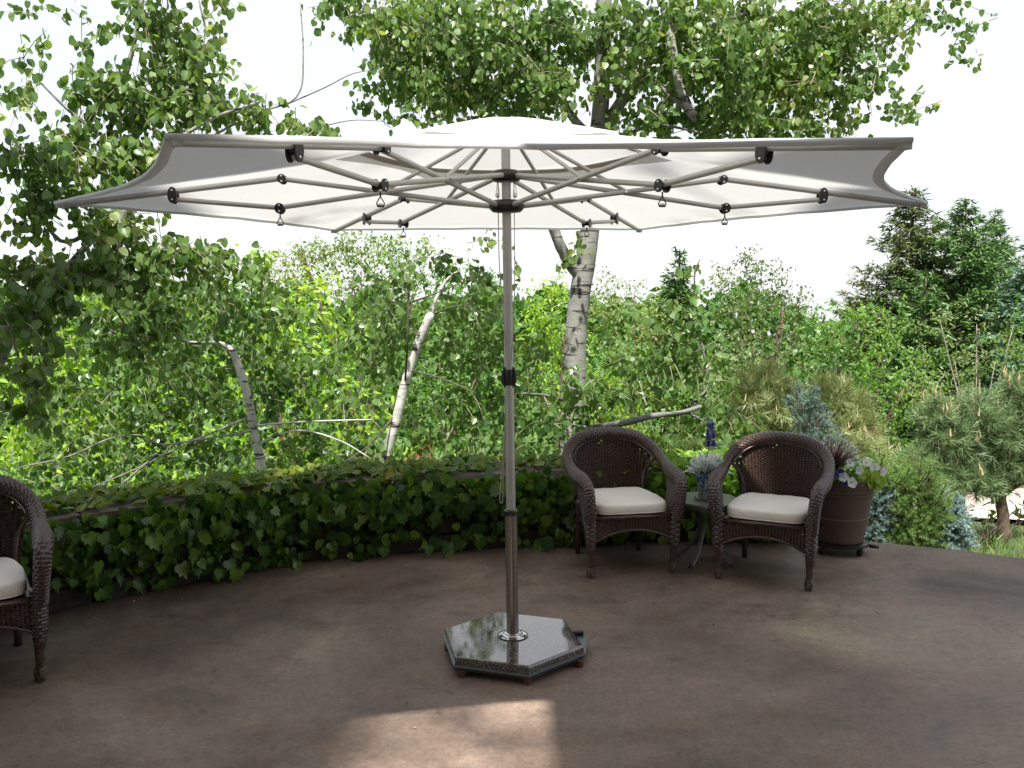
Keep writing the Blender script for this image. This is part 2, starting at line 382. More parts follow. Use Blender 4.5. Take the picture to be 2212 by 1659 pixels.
def leaf_objs(name, T, key, m, parent, pos, R, s, tint):
    """each leaf an object sharing one of eight meshes"""
    base = np.array(parent.location)
    for i in range(len(pos)):
        q = min(7, int(tint[i]*8))
        if (key, m.name, q) not in _var:
            me = cloud_mesh(name, T, np.zeros((1, 3)), np.eye(3)[None], np.ones(1), np.array([(q+.5)/8]))
            me.materials.append(m); _var[(key, m.name, q)] = me
        o = bpy.data.objects.new(name, _var[(key, m.name, q)]); C.objects.link(o); o.parent = parent
        A = np.eye(4); A[:3, :3] = R[i]*s[i]; A[:3, 3] = pos[i]-base
        o.matrix_local = Matrix(A.tolist())
def in_view(pos, mg=0):
    y = pos[:, 1]; z = pos[:, 2]-EYE; c, s_ = math.cos(PITCH), math.sin(PITCH)
    fw = y*c-z*s_; up = y*s_+z*c; fw = np.maximum(fw, .01)
    return (fw > .1) & (np.abs(pos[:, 0]/fw*FPX) < 1106+mg) & (np.abs(up/fw*FPX) < 829+mg)
def foliage(parent, T, key, m, pos, R, s, tint, singles=300, name='foliage', leafname='leaf'):
    R = R.copy(); R[:, :, 0] *= rng.uniform(.72, 1.08, len(R))[:, None]; R[:, :, 2] *= rng.uniform(.3, 2.6, len(R))[:, None]
    pick = np.zeros(len(pos), bool)
    if singles:
        d = np.linalg.norm(pos-np.array([0, 0, EYE]), axis=1)/s; d[~in_view(pos)] = 1e9
        idx = np.argsort(d)[:singles]; pick[idx] = True
        leaf_objs(leafname, T, key, m, parent, pos[pick], R[pick], s[pick], tint[pick])
    r = ~pick
    o = link(name, cloud_mesh(name, T, pos[r], R[r], s[r], tint[r]), m, parent); o['kind'] = 'stuff'; return o

def in_ellipsoid(c, r, n, shell=.35):
    d = norm(rng.normal(size=(n, 3))); rad = (shell**3+(1-shell**3)*rng.random((n, 1)))**(1/3)
    return np.array(c)+d*rad*np.array(r), d
def twiggy(clumps, size, tw_len=.35, per=11, hang=.75, dens=1.0, droop=-.25):
    """clumps: (center, radii, leaf count). Leaves strung along twigs; returns arrays and the twig polylines"""
    POS = []; TIP = []; NR = []; S = []; TT = []; TW = []
    for c, r, n in clumps:
        n = int(n*dens); nt_ = max(1, n//per)
        st, d = in_ellipsoid(c, np.array(r)*.9, nt_, .15)
        dirs = norm(d*.8+rng.normal(size=(nt_, 3))*.6+np.array([0, 0, droop]))
        ct = rng.random()*.42-.12
        for i in range(nt_):
            L = tw_len*(.6+.8*rng.random()); a = st[i]-dirs[i]*L*.5
            t = np.sort(rng.random(per)); bend = np.array([0, 0, -.25*L])
            pts = a+dirs[i]*L*t[:, None]+bend*(t**2)[:, None]
            side = norm(rng.normal(size=(per, 3)))
            pts = pts+side*size*.75
            tip = norm(side*(1-hang)+np.array([0, 0, -1])*hang+rng.normal(size=(per, 3))*.35)
            nr = norm(rng.normal(size=(per, 3))*np.array([1, 1, .6])+np.array([0, -.35, .55]))
            POS.append(pts); TIP.append(tip); NR.append(nr); S.append(size*(.65+.6*rng.random(per)))
            TT.append(np.clip(ct+rng.normal(.38, .2, per), 0, 1))
            TW.append((a, a+dirs[i]*L*.5+bend*.25, a+dirs[i]*L+bend))
    POS = np.concatenate(POS); R = frames(np.concatenate(TIP), np.concatenate(NR))
    return POS, R, np.concatenate(S), np.concatenate(TT), TW
def twigs_obj(parent, TW, m, r=.003, name='twigs', every=1):
    b = MB()
    for t in TW[::every]: b.tube([Vector(x) for x in t], [r, r*.8, r*.4], 3, False)
    o = b.build(name, m, parent); o['kind'] = 'stuff'; return o
def clump(u, v, ru, rv, y, n, ry=None):
    c = P(u, v, y); k = y/FPX
    return (np.array(c), (ru*k, (ry if ry else (ru+rv)/2*k), rv*k), n)
def limb(parent, pts, r0, r1, m, name='branch', n=8, jit=.06, sub=5):
    p = spline(pts, sub); k = len(p); b = MB(); b.tube(p, [r0+(r1-r0)*i/(k-1) for i in range(k)], n, True, jit=jit)
    return b.build(name, m, parent, True)

# ================================================================ SETTING
def patio():
    edge = [(-6, -3.2), (6.2, -3.2), (6.2, 1.2), (5.4, 3.0), (4.3, 4.45), (3.70, 5.0), (3.16, 5.42), (2.83, 5.62), (2.39, 5.80), (1.9, 5.93), (1.2, 5.98), (.3, 5.95), (-.6, 5.8), (-1.5, 5.5), (-2.3, 4.95), (-3.0, 4.2), (-3.6, 3.2), (-4.2, 2.0), (-6, 1.5)]
    b = MB(); b.poly(edge, -.16, 0); o = b.build('patio', M['patio']); o['kind'] = 'structure'
patio()
def gz(x, y):
    d = max(0, y-5.6)
    z = -.13-.17*min(d, 4.2)
    if d > 6.2: z -= .19*min(d-6.2, 18)
    if d > 24: z -= .045*(d-24)
    if x > 4: z -= .05*min(x-4, 3)
    if y < 5: z = -.18
    return z
def ground():
    xs = sorted(set([-600, -250, -100]+list(np.linspace(-45, 45, 61))+[100, 250, 600])); ys = sorted(set(list(np.linspace(-30, 5, 8))+list(np.linspace(5.2, 40, 60))+[60, 100, 200, 500, 1200]))
    vs = [(x, y, gz(x, y)+(.04*math.sin(x*3.1+y)*math.cos(y*2.3) if y > 6.5 and y < 40 else 0)) for y in ys for x in xs]
    nx = len(xs); fs = [(j*nx+i, j*nx+i+1, (j+1)*nx+i+1, (j+1)*nx+i) for j in range(len(ys)-1) for i in range(nx-1)]
    b = MB().add(vs, fs); o = b.build('ground', M['ground'], None, True); o['kind'] = 'structure'
    # pale gravel lane beyond the pine
    b = MB(); vs = []; pts = [(3.2, 10.6), (5.2, 10.3), (7, 10.0), (10, 9.7), (16, 9.6), (30, 9.6)]
    for x, y in pts:
        for k in range(5): yy = y-1.0+k*.6; vs.append((x, yy, max(gz(x, yy), -1.02)+.07))
    fs = [(i*5+k, (i+1)*5+k, (i+1)*5+k+1, i*5+k+1) for i in range(len(pts)-1) for k in range(4)]
    o = b.add(vs, fs).build('lane', M['road'], None, True); o['kind'] = 'structure'
ground()

# ---- unseen gables and porch added behind the camera to shade the terrace
def shade_house():
    t = thing('shade_house', (0, -4, 0), 'unseen stucco gables and porch added behind the viewer to shade the terrace', 'shade_house')
    MB().box((0, -4.4, 4.8), (17, .3, 9.6)).build('wall', M['stucco'], t)
    for x in (-5.8, -2.9, 2.9, 5.2): MB().box((x, .9, 2.0), (.14, .14, 4.1)).build('shade_porch_post', M['stucco'], t)
    for x0, x1, y1, z1, y0, z0 in SHADE_ROOFS:
        b = MB(); th = .12
        vs = [(x0, y0, z0), (x1, y0, z0), (x1, y1, z1), (x0, y1, z1)]
        b.add(vs+[(x, y, z+th) for x, y, z in vs], [(0, 3, 2, 1), (4, 5, 6, 7), (0, 1, 5, 4), (1, 2, 6, 5), (2, 3, 7, 6), (3, 0, 4, 7)])
        b.build('shade_roof', M['shade_roof'], t)
SHADE_ROOFS = [(-9.0, -2.75, 1.9, 9.143, -4.3, 11.6), (-2.75, -1.91, 1.0, 9.5, -4.3, 11.6), (-1.91, -1.15, -.3, 10.015, -4.3, 11.6), (.40, 1.05, -.3, 10.015, -4.3, 11.6), (1.05, 9.0, 1.1, 9.46, -4.3, 11.6), (-.08, 5.4, 1.52, 4.0, -4.0, 5.0), (-6.0, -.88, 1.52, 4.0, -4.0, 5.0)]
shade_house()

# ---- curved garden wall
WALL = spline([(-4.6, 1.9, 0), (-3.75, 2.9, 0), (-3.0, 3.85, 0), (-2.42, 4.52, 0), (-1.87, 5.0, 0), (-1.33, 5.38, 0), (-.32, 5.66, 0), (.43, 5.80, 0), (1.2, 5.86, 0), (1.8, 5.82, 0)], 14)
WALL = resample(WALL, .02); WL = len(WALL)*.02
def wall_at(s):
    i = min(len(WALL)-2, max(0, int(s/.02))); p = WALL[i]; t = (WALL[min(i+3, len(WALL)-1)]-WALL[max(0, i-3)]).normalized()
    nrm = Vector((t.y, -t.x, 0))          # towards the terrace
    return p, t, nrm
WH = .50
def wall():
    t = thing('garden_wall', (-1.3, 5.5, 0), 'low curved dark stone garden wall overgrown with ivy behind the terrace', 'wall')
    b = MB(); fr = [wall_at(s) for s in np.arange(0, WL, .1)]
    vs = []
    for p, tt, n in fr:
        a = p-n*.04; c = p-n*.30; vs += [(a.x, a.y, -.5), (a.x, a.y, WH-.06), (c.x, c.y, WH-.06), (c.x, c.y, -.7)]
    fs = []
    for i in range(len(fr)-1):
        for k in range(3): fs.append((i*4+k, i*4+k+1, i*4+4+k+1, i*4+4+k))
    k = (len(fr)-1)*4
    fs += [(0, 1, 2, 3), (k+3, k+2, k+1, k)]
    b.add(vs, fs).build('core', M['stone'], t)
    h = (WH-.05)/4
    for r in range(4):
        s = -.1+random.random()*.2
        while s < WL-.1:
            L = random.uniform(.22, .48); s2 = min(s+L, WL); s1 = max(s, .0)
            p, tt, n = wall_at((s1+s2)/2); out = random.uniform(.0, .022)
            b = MB(); b.box(p-n*(.05-out), ((s2-s1)-.014, .11, h-.012), math.atan2(tt.y, tt.x))
            b.v = [(x+random.uniform(-.005, .005), y+random.uniform(-.005, .005), z+h*(r+.5)+random.uniform(-.004, .004)) for x, y, z in b.v]
            b.build('stone', M['stone'], t); s = s2
    s = 0
    while s < WL-.05:
        L = random.uniform(.35, .6); s2 = min(s+L, WL); p, tt, n = wall_at((s+s2)/2)
        b = MB(); b.box(p-n*.15+Vector((0, 0, WH-.027)), (s2-s-.008, .40, .05), math.atan2(tt.y, tt.x))
        b.v = [(x+random.uniform(-.008, .008), y+random.uniform(-.01, .01), z+random.uniform(-.004, .004)) for x, y, z in b.v]
        b.build('coping_stone', M['coping'], t); s = s2
wall()

# ================================================================ UMBRELLA
def umbrella():
    UX, UY, YAW = -.0145, 4.015, .0732
    BX, BY = 0.0, 3.978
    t = thing('patio_umbrella', (BX, BY, 0), 'large open white hexagonal patio umbrella with grey telescopic pole on granite slab base', 'umbrella')
    def U(r, deg, z, off=0):
        a = math.radians(deg)+YAW
        return Vector((UX+r*math.cos(a)-off*math.sin(a)-.0036*z, UY+r*math.sin(a)+off*math.cos(a), z+.0036*(r*math.cos(a))))
    ANG = [-60, 0, 60, 120, 180, 240]
    hub = lambda z: Vector((BX+(UX-.0075-BX)*z/2.1, BY+(UY-BY)*z/2.1, z))
    # pole
    b = MB(); b.lathe((0, 0, 0), [(.0275, .085), (.0275, .655)], 24); b.v = [tuple(hub(z)+Vector((x, y, 0))) for x, y, z in b.v]
    lo = b.build('lower_pole', M['pole'], t, 40)
    b = MB(); b.lathe((0, 0, 0), [(.0295, .648), (.0305, .652), (.0305, .668), (.0235, .673)], 24); b.v = [tuple(hub(z)+Vector((x, y, 0))) for x, y, z in b.v]
    b.build('pole_collar', M['black'], t, 40)
    b = MB(); b.lathe((0, 0, 0), [(.0212, .64), (.0212, 1.4), (.0200, 1.41), (.0200, 2.37)], 24); b.v = [tuple(hub(z)+Vector((x, y, 0))) for x, y, z in b.v]
    b.build('upper_pole', M['pole_grey'], t, 40)
    # cleat with cords
    zc = P(1098, 812, 4.0).z
    b = MB(); c = hub(zc); b.lathe(c-Vector((0, 0, .045)), [(.0215, 0), (.0240, .012), (.0240, .06), (.0215, .075)], 16)
    for sx in (-1, 1): b.tube([c+Vector((sx*.018, -.012, .04)), c+Vector((sx*.027, -.014, .015)), c+Vector((sx*.027, -.014, -.025)), c+Vector((sx*.018, -.012, -.05))], [.005, .007, .007, .004], 8)
    cl = b.build('cleat', M['black'], t, 40)
    def cord(pts, r=.0022): MB().tube(spline(pts, 6), r, 5).build('cord', M['rope'], t, True)
    def W(u, v, y=3.985): return P(u, v, y)
    cord([hub(2.14)+Vector((-.036, -.01, 0)), hub(1.8)+Vector((-.036, -.012, 0)), W(1084, 640), W(1092, 745), W(1094, 795), W(1095, 805)])
    cord([hub(2.14)+Vector((.034, -.01, 0)), hub(1.8)+Vector((.033, -.012, 0)), W(1111, 640), W(1107, 745), W(1104, 795), W(1103, 805)], .0018)
    cord([W(1094, 825), W(1092, 900), W(1087, 980), W(1080, 1070), W(1080, 1083), W(1083, 1087), W(1086, 1082), W(1086, 1060), W(1090, 960), W(1094, 870), W(1095, 828)])
    cord([W(1093, 830), W(1092, 900), W(1095, 980), W(1103, 1050), W(1109, 1084), W(1107, 1088), W(1104, 1060), W(1103, 960), W(1101, 830)], .0018)
    cord([W(1104, 825), W(1107, 900), W(1109, 1000), W(1109, 1085), W(1112, 1130), W(1113, 1165), W(1110, 1181), W(1107, 1172), W(1111, 1150), W(1112, 1110), W(1110, 1040), W(1106, 850)])
    # hubs
    for z, r, h in ((2.003, .078, .05), (2.135, .068, .048)):
        b = MB(); cx = hub(z)
        prof = [(.024, 0), (r*.80, .0), (r*.96, h*.25), (r, h*.5), (r*.96, h*.8), (r*.75, h), (.024, h)]
        b.lathe(cx, prof, 24, False); b.build('hub', M['black'], t, 50)
    for sx in (-1, 1):
        for k in (0, 1):
            MB().tube([hub(2.14)+Vector((sx*.038, .0, 0)), hub(2.085)+Vector((sx*.038+(k-.5)*.014, 0, 0))], .0012, 4).build('pulley_cord', M['rope'], t)
        MB().lathe(hub(2.075)+Vector((sx*.038, -.006, 0)), [(.004, -.004), (.011, -.003), (.009, 0), (.011, .003), (.004, .004)], 12, axis=(0, 1, 0)).build('pulley', M['bulb'], t, 40)
    # arms
    APEX = hub(2.385)
    for a in ANG:
        o = .012
        tip = U(1.90, a, 2.032); inner = U(.965, a, 2.148); fl = .72
        rib = MB().tube([inner, tip], .0125, 10, flat=.85).build('rib', M['alu'], t, 40)
        e1 = MB(); e1.box(tip, (.03, .03, .022), math.radians(a)+YAW); e1.build('rib_tip', M['hem'], rib)
        for o_ in rib.children: o_.location = (0, 0, 0)
        # long strut from lower hub up to the rib's inner end, crossing the strut from the upper hub
        lowh = U(.055, a, 2.028, -o); MB().tube([lowh, U(.965, a, 2.145, -o)], .0108, 10, flat=.8).build('strut', M['alu'], t, 40)
        uph = U(.05, a, 2.158, o); MB().tube([uph, U(.975, a, 2.022, o)], .0108, 10, flat=.8).build('strut', M['alu'], t, 40)
        MB().tube([U(.985, a, 2.022, -.004), U(1.43, a, 2.058, -.004)], .0108, 10, flat=.8).build('strut', M['alu'], t, 40)
        pv = U(.529, a, 2.089); ax = U(.529, a, 2.089, 1)-pv
        MB().lathe(pv-ax*.028, [(.005, 0), (.005, .056)], 8, axis=ax).build('pivot_bolt', M['chrome'], t)
        MB().tube([APEX, pv+Vector((0, 0, .006))], .0085, 8).build('stay', M['alu'], t, 40)
        # brackets
        def bracket(c, hz, w_, r=.021):
            b = MB(); d = ax.normalized()
            for sgn in (-1, 1):
                q = [Vector((0, 0, 0))+Vector((0, 0, 1))*(hz/2*math.sin(2*PI*k/14))+d.cross(Vector((0, 0, 1)))*(r*math.cos(2*PI*k/14)) for k in range(14)]
                c1 = c+d*sgn*w_; c2 = c+d*sgn*(w_+.006)
                b.add([c1+x for x in q]+[c2+x for x in q], [tuple(range(13, -1, -1)), tuple(range(14, 28))]+[(k, (k+1) % 14, 14+(k+1) % 14, 14+k) for k in range(14)])
            b.tube([c-d*w_, c+d*w_], r*.62, 10)
            br = b.build('bracket', M['black'], t, 40)
            for sgn in (-1, 1):
                for zz in (-hz*.28, hz*.28):
                    x = MB().lathe(c+d*sgn*(w_+.006)+Vector((0, 0, zz)), [(.0045, -.001), (.0045, .002), (.002, .003)], 8, axis=d*sgn).build('rivet', M['chrome'], br)
            return br
        bracket(U(1.43, a, 2.074), .07, .014, .020)
        bracket(U(.968, a, 2.143), .04, .020, .019)
        cj = U(.982, a, 2.018); bracket(cj, .046, .016, .021)
        # hanging hook loop
        p0 = cj-Vector((0, 0, .02)); b = MB()
        b.tube([p0, p0-Vector((0, 0, .02))], .003, 6)
        q = [p0+Vector((math.cos(YAW)*x, math.sin(YAW)*x, z)) for x, z in ((0, -.018), (.007, -.028), (.014, -.042), (.010, -.052), (-.010, -.052), (-.014, -.042), (-.007, -.028), (0, -.018))]
        b.tube(q, .0022, 6); hk = b.build('hook', M['black'], t, True)
        MB().ball(p0-Vector((0, 0, .046)), .0125, 10, 6, (1, 1, .5)).build('hook_bead', M['bulb'], hk, True)
    # canopy
    PR = [(.60, 2.262), (.72, 2.232), (.86, 2.202), (.98, 2.178), (1.2, 2.146), (1.43, 2.118), (1.66, 2.086), (1.84, 2.062), (1.925, 2.048)]
    nT = 16; rs = random.Random(3)
    main = MB(); hemv = []
    for k in range(6):
        a0, a1 = ANG[k], ANG[k]+60; vs = []
        ph = rs.random()*6
        for i, (r, z) in enumerate(PR):
            sfrac = (r-.6)/1.325
            for j in range(nT+1):
                u = j/nT; A = U(r, a0, z); B = U(r, a1, z); p = A.lerp(B, u)
                bow = 4*u*(1-u)
                rad = Vector((p.x-UX, p.y-UY, 0)).normalized()
                p = p-rad*(.125*bow*sfrac**2.2)
                p.z += -.006*bow*sfrac*(1-.5*sfrac)-.008*bow*(1-sfrac)
                if i == len(PR)-1: p.z += .0015*math.sin(j*2.1+ph)+.001*bow
                vs.append(p)
        n0 = nT+1
        main.add(vs, [(i*n0+j, i*n0+j+1, (i+1)*n0+j+1, (i+1)*n0+j) for i in range(len(PR)-1) for j in range(nT)])
        # hem along the outer edge folded under and upward trim
        edge = vs[-n0:]; hv = []
        for p in edge:
            rad = Vector((p.x-UX, p.y-UY, 0)).normalized()
            hv += [p+Vector((0, 0, .002)), p+rad*.003-Vector((0, 0, .004)), p-Vector((0, 0, .013))+rad*.001, p-rad*.036-Vector((0, 0, .004))]
        MB().add(hv, [(j*4+q, j*4+q+1, j*4+5+q, j*4+4+q) for j in range(nT) for q in range(3)]).build('hem', M['hem'], t, True)
        # tan band round the vent opening
        ve = vs[:n0]; bv = []
        for j, p in enumerate(ve):
            rad = Vector((p.x-UX, p.y-UY, 0)).normalized(); bv += [p-rad*.004-Vector((0, 0, .004)), p+rad*.038-Vector((0, 0, .015))]
        MB().add(bv, [(j*2, j*2+1, j*2+3, j*2+2) for j in range(nT)]).build('vent_band', M['band'], t, True)
        # rib-end pocket
    me = main.build('canopy', M['canopy'], t, True)
    bpy.context.view_layer.objects.active = me
    # vent cap
    PC = [(.0, 2.402), (.10, 2.396), (.25, 2.363), (.39, 2.328), (.55, 2.288), (.74, 2.240)]
    cap = MB()
    for k in range(6):
        vs = []
        for r, z in PC:
            for j in range(9):
                u = j/8; p = U(r, ANG[k], z).lerp(U(r, ANG[k]+60, z), u); bow = 4*u*(1-u)
                rad = Vector((p.x-UX, p.y-UY, 0)).normalized() if r else Vector((0, 0, 0))
                p = p-rad*(.05*bow*(r/.74)**2)-Vector((0, 0, .008*bow*(r/.74))); vs.append(p)
        cap.add(vs, [(i*9+j, i*9+j+1, (i+1)*9+j+1, (i+1)*9+j) for i in range(len(PC)-1) for j in range(8)])
    cap.build('vent_cap', M['canopy'], t, True)
    MB().lathe(APEX+Vector((0, 0, .0)), [(.03, -.03), (.035, 0), (.02, .012)], 16).build('top_hub', M['black'], t, 40)
    # ---- base
    hexa = lambda r, a0=-78, cx=-.003, cy=3.965: [(cx+r*math.cos(math.radians(a0+60*k)), cy+r*math.sin(math.radians(a0+60*k))) for k in range(6)]
    hx = hexa(.335); b = MB(); b.poly(hx, .050, .086, .010); gr = b.build('granite_slab', M['granite'], t)
    tr = hexa(.341); tr = [tr[0], tr[1], (.352, 4.055), (.19, 4.235), (-.06, 4.297), (-.175, 4.28), tr[4], tr[5]]
    MB().poly(tr, .041, .0495).build('tray', M['tray'], t)
    MB().poly([(x*.985, 3.965+(y-3.965)*.985) for x, y in tr], .028, .041).build('tray_frame', M['tray_side'], t)
    for x, y in ((-.225, 3.735), (.06, 3.66), (.295, 3.835), (-.30, 4.02), (.26, 4.15), (-.1, 4.24)):
        MB().lathe((x, y, 0), [(.017, 0), (.018, .006), (.018, .028)], 14).build('foot', M['terracotta'], t, 40)
    MB().lathe((.305, 4.07, .060), [(.008, -.026), (.012, -.022), (.012, .022), (.008, .026)], 12, axis=(1, .1, 0)).build('roller', M['black'], t, 40)
    cx, cy = BX, BY
    MB().lathe((cx, cy, .086), [(.068, .001), (.070, .004), (.066, .004), (.064, .001)], 32, False).build('socket_rim', M['black'], t, 40)
    MB().lathe((cx, cy, .0862), [(.0655, .0), (.0655, .0025)], 32).build('socket_plate', M['chrome'], t)
    MB().lathe((cx, cy, .0885), [(.046, 0), (.047, .006), (.040, .009), (.040, .014), (.034, .017), (.029, .017)], 28, False).build('pole_socket', M['chrome'], t, 40)
    for sx in (-1, 1): MB().lathe((cx+sx*.055, cy-.012, .089), [(.008, 0), (.008, .008), (.004, .010)], 6).build('bolt', M['chrome'], t)
umbrella()

# ================================================================ CHAIRS
def weave_tube(path, rad, step=.0072, n=22, amp=.062):
    pts = resample(path, step); m = len(pts); b = MB(); vs = []; fs = []
    a = Vector((0, 0, 1)).cross((pts[1]-pts[0]).normalized())
    if a.length < .1: a = Vector((1, 0, 0))
    a.normalize()
    for i, p in enumerate(pts):
        t = (pts[min(i+1, m-1)]-pts[max(i-1, 0)]).normalized(); a = (a-t*a.dot(t)).normalized(); bb = t.cross(a)
        R = rad(i/(m-1)) if callable(rad) else rad
        for k in range(n):
            th = 2*PI*k/n; r = R*(1+amp*((.7 if i % 2 else -.7)+(.6 if (k+i//2) % 2 else -.6)))
            vs.append(p+(a*math.cos(th)+bb*math.sin(th))*r)
    for i in range(m-1):
        for k in range(n): k2 = (k+1) % n; fs.append((i*n+k, i*n+k2, (i+1)*n+k2, (i+1)*n+k))
    fs += [tuple(range(n-1, -1, -1)), tuple((m-1)*n+k for k in range(n))]
    return b.add(vs, fs)
def weave_panel(f, nu, nv, amp=.0045, holes=None):
    """f(u,v)->point; double-sided sheet of woven strands"""
    pts = [[f(i/nu, j/nv) for j in range(nv+1)] for i in range(nu+1)]
    b = MB(); vs = []; fs = []
    for i in range(nu+1):
        for j in range(nv+1):
            du = pts[min(i+1, nu)][j]-pts[max(i-1, 0)][j]; dv = pts[i][min(j+1, nv)]-pts[i][max(j-1, 0)]
            n = du.cross(dv); n = n.normalized() if n.length > 1e-9 else Vector((0, 1, 0))
            d = amp*(((1 if (i//2+j) % 2 else -.6)) if i % 2 else -.9)
            vs.append(pts[i][j]+n*d)
    for i in range(nu):
        for j in range(nv):
            if holes and random.random() < holes((i+.5)/nu, (j+.5)/nv): continue
            q = i*(nv+1)+j; fs.append((q, q+nv+1, q+nv+2, q+1))
    return b.add(vs, fs)
def make_chair(label):
    t = thing('wicker_armchair', (0, 0, 0), label, 'chair', 'dark brown wicker armchairs on the terrace')
    S = 1.0; wk = M['wicker']
    half = [(.262, -.262, .33), (.268, -.285, .42), (.276, -.288, .50), (.284, -.262, .548), (.292, -.19, .568), (.296, -.09, .572), (.298, .01, .585), (.297, .10, .625), (.282, .185, .685), (.235, .25, .755), (.15, .285, .812), (0, .298, .835)]
    half = [(x, y, z if z < .59 else .59+(z-.59)*.70) for x, y, z in half]
    path = spline([Vector(p) for p in half]+[Vector((-x, y, z)) for x, y, z in half[-2::-1]], 12)
    weave_tube(path, lambda s: .031+.009*math.exp(-((min(s, 1-s)-.16)/.07)**2)+.006*(min(s, 1-s) > .3)*min(1, (min(s, 1-s)-.3)*10), n=22).build('arm_and_back_roll', wk, t, False, False)
    # inner trim braid on the arch
    arch = [p for p in path if p.z > .625]
    inn = [Vector((p.x*.86, p.y-.012, .605+(p.z-.605)*.78)) for p in arch]
    MB().tube(inn, .007, 6, jit=.25).build('back_trim', wk, t, True, False)
    # back
    tp = [p for p in path if p.z > .625 and p.y > .12]; tp = sorted(((p.x, p.y, p.z) for p in tp))
    TX, TY, TZ = (np.array([q[k] for q in tp]) for k in range(3))
    def fb(u, v):
        w_ = 2*u-1; xb = .212*w_; xt = .272*w_; y0 = .205+.05*(1-w_*w_)
        yt = float(np.interp(xt, TX, TY)); zt = float(np.interp(xt, TX, TZ)); v2 = v**1.1
        return Vector((xb+(xt-xb)*v2, y0+(yt-y0)*v, .30+(zt-.30)*v))
    weave_panel(fb, 56, 62, .0052, lambda u, v: (.05 if v > .7 and (u < .1 or u > .9) else .0) + (.012 if v > .85 and .3 < u < .8 else .0)).build('backrest', wk, t, False, False)
    for sx in (-1, 1):
        MB().tube(spline([(sx*.205, .19, .28), (sx*.21, .20, .45), (sx*.235, .215, .54), (sx*.285, .15, .62)], 5), .011, 8).build('back_post', wk, t, True, False)
        # arm panel
        def fa(u, v, sx=sx):
            y = -.27+.16*u+.07*u*v; zt = .52+.01*u; x = sx*(.255+.03*v); return Vector((x, y, .30+(zt-.30)*v))
        weave_panel(fa, 22, 30, .004, lambda u, v: .02 if u > .4 else .0).build('arm_panel', wk, t, False, False)
        def fs_(u, v, sx=sx):
            y = -.24+.46*u; x = sx*(.262-.045*u); lo = .20+.06*math.sin(PI*u); return Vector((x, y, .345+(lo-.345)*v))
        weave_panel(fs_, 44, 20, .004, lambda u, v: .02 if v > .4 else .0).build('side_apron', wk, t, False, False)
    def ff(u, v):
        x = -.25+.50*u; lo = .205+.075*math.sin(PI*u)**.8; return Vector((x, -.262, .355+(lo-.355)*v))
    weave_panel(ff, 56, 20, .004, lambda u, v: .02 if u > .85 else .0).build('front_apron', wk, t, False, False)
    rim = [Vector((-.25+.5*i/20, -.264, .202+.075*math.sin(PI*i/20)**.8)) for i in range(21)]
    MB().tube(rim, .008, 8, jit=.2).build('apron_rim', wk, t, True, False)
    MB().tube([(-.26, -.262, .352), (.26, -.262, .352)], .013, 8, jit=.1).build('seat_rail', wk, t, True, False)
    MB().box((0, -.02, .345), (.48, .46, .012)).build('seat', wk, t, False, False)
    for sx in (-1, 1):
        weave_tube([Vector((sx*.257, -.258, .39)), Vector((sx*.254, -.252, .18)), Vector((sx*.252, -.246, .145))], lambda s: .034-.012*max(0, s-.6)/.4, n=18).build('leg_wrap', wk, t, False, False)
        lg = MB().lathe((sx*.25, -.242, 0), [(.019, .02), (.0175, .07), (.020, .16), (.021, .30)], 14).build('leg', wk, t, True, False)
        ft = weave_tube([Vector((sx*.25, -.242, 0)), Vector((sx*.25, -.242, .08))], lambda s: .026*math.sqrt(max(.12, 1-(1.8*(s-.42))**2)), .0045, 14, .06).build('foot', wk, lg, False, False)
        lg = MB().tube([(sx*.20, .245, 0), (sx*.203, .22, .2), (sx*.205, .19, .36)], [.017, .018, .02], 12).build('leg', wk, t, True, False)
    # cushion
    b = MB(); vs = []; fs = []; nr = 80
    prof = [(.02, .366), (.88, .364), (.965, .369), (.995, .380), (1.0, .394), (.997, .410), (.982, .422), (.95, .427), (.8, .429), (.5, .430), (.25, .430), (.02, .430)]
    for sc_, z in prof:
        for k in range(nr):
            th = 2*PI*k/nr; cx, cy = math.cos(th), math.sin(th); q = (abs(cx)**6+abs(cy)**6)**(-1/6); x, y = cx*q*sc_, cy*q*sc_
            wz = .0022*math.sin(x*8+y*5)*math.sin(y*9-x*4) if z > .426 else .0022*math.sin(k*.9)*math.sin(z*200)
            vs.append((x*(.226 if y < 0 else .226-.028*y), -.028+y*.236, z+wz))
    for i in range(len(prof)-1):
        for k in range(nr): k2 = (k+1) % nr; fs.append((i*nr+k, i*nr+k2, (i+1)*nr+k2, (i+1)*nr+k))
    fs += [tuple(range(nr-1, -1, -1)), tuple((len(prof)-1)*nr+k for k in range(nr))]
    cu = b.add(vs, fs).build('seat_cushion', M['cushion'], t, True, False)
    for z in (.374,):
        pl = []
        for k in range(64):
            th = 2*PI*k/64; cx, cy = math.cos(th), math.sin(th); q = (abs(cx)**6+abs(cy)**6)**(-1/6); x, y = cx*q, cy*q
            pl.append(Vector((x*(.222 if y < 0 else .222-.028*y), -.028+y*.233, z)))
        MB().tube(pl+[pl[0]], .0035, 5, False).build('piping', M['cushion'], cu, True, False)
    return t
def dup_tree(o, parent=None):
    c = o.copy(); C.objects.link(c); c.parent = parent
    for ch in o.children: dup_tree(ch, c)
    return c
chair = make_chair('wicker armchair with white cushion, directly left of the small side table')
labels = ['wicker armchair with white cushion between the side table and the barrel planter', 'wicker armchair cut off by the left edge beside the ivy wall']
chair.location = (.655, 5.36, 0); chair.rotation_euler = (0, 0, math.radians(10.6))
for (x, y, a), lb in zip([(1.523, 5.165, -26), (-2.375, 3.775, 32.7)], labels):
    c = dup_tree(chair); c.location = (x, y, 0); c.rotation_euler = (0, 0, math.radians(a)); c['label'] = lb
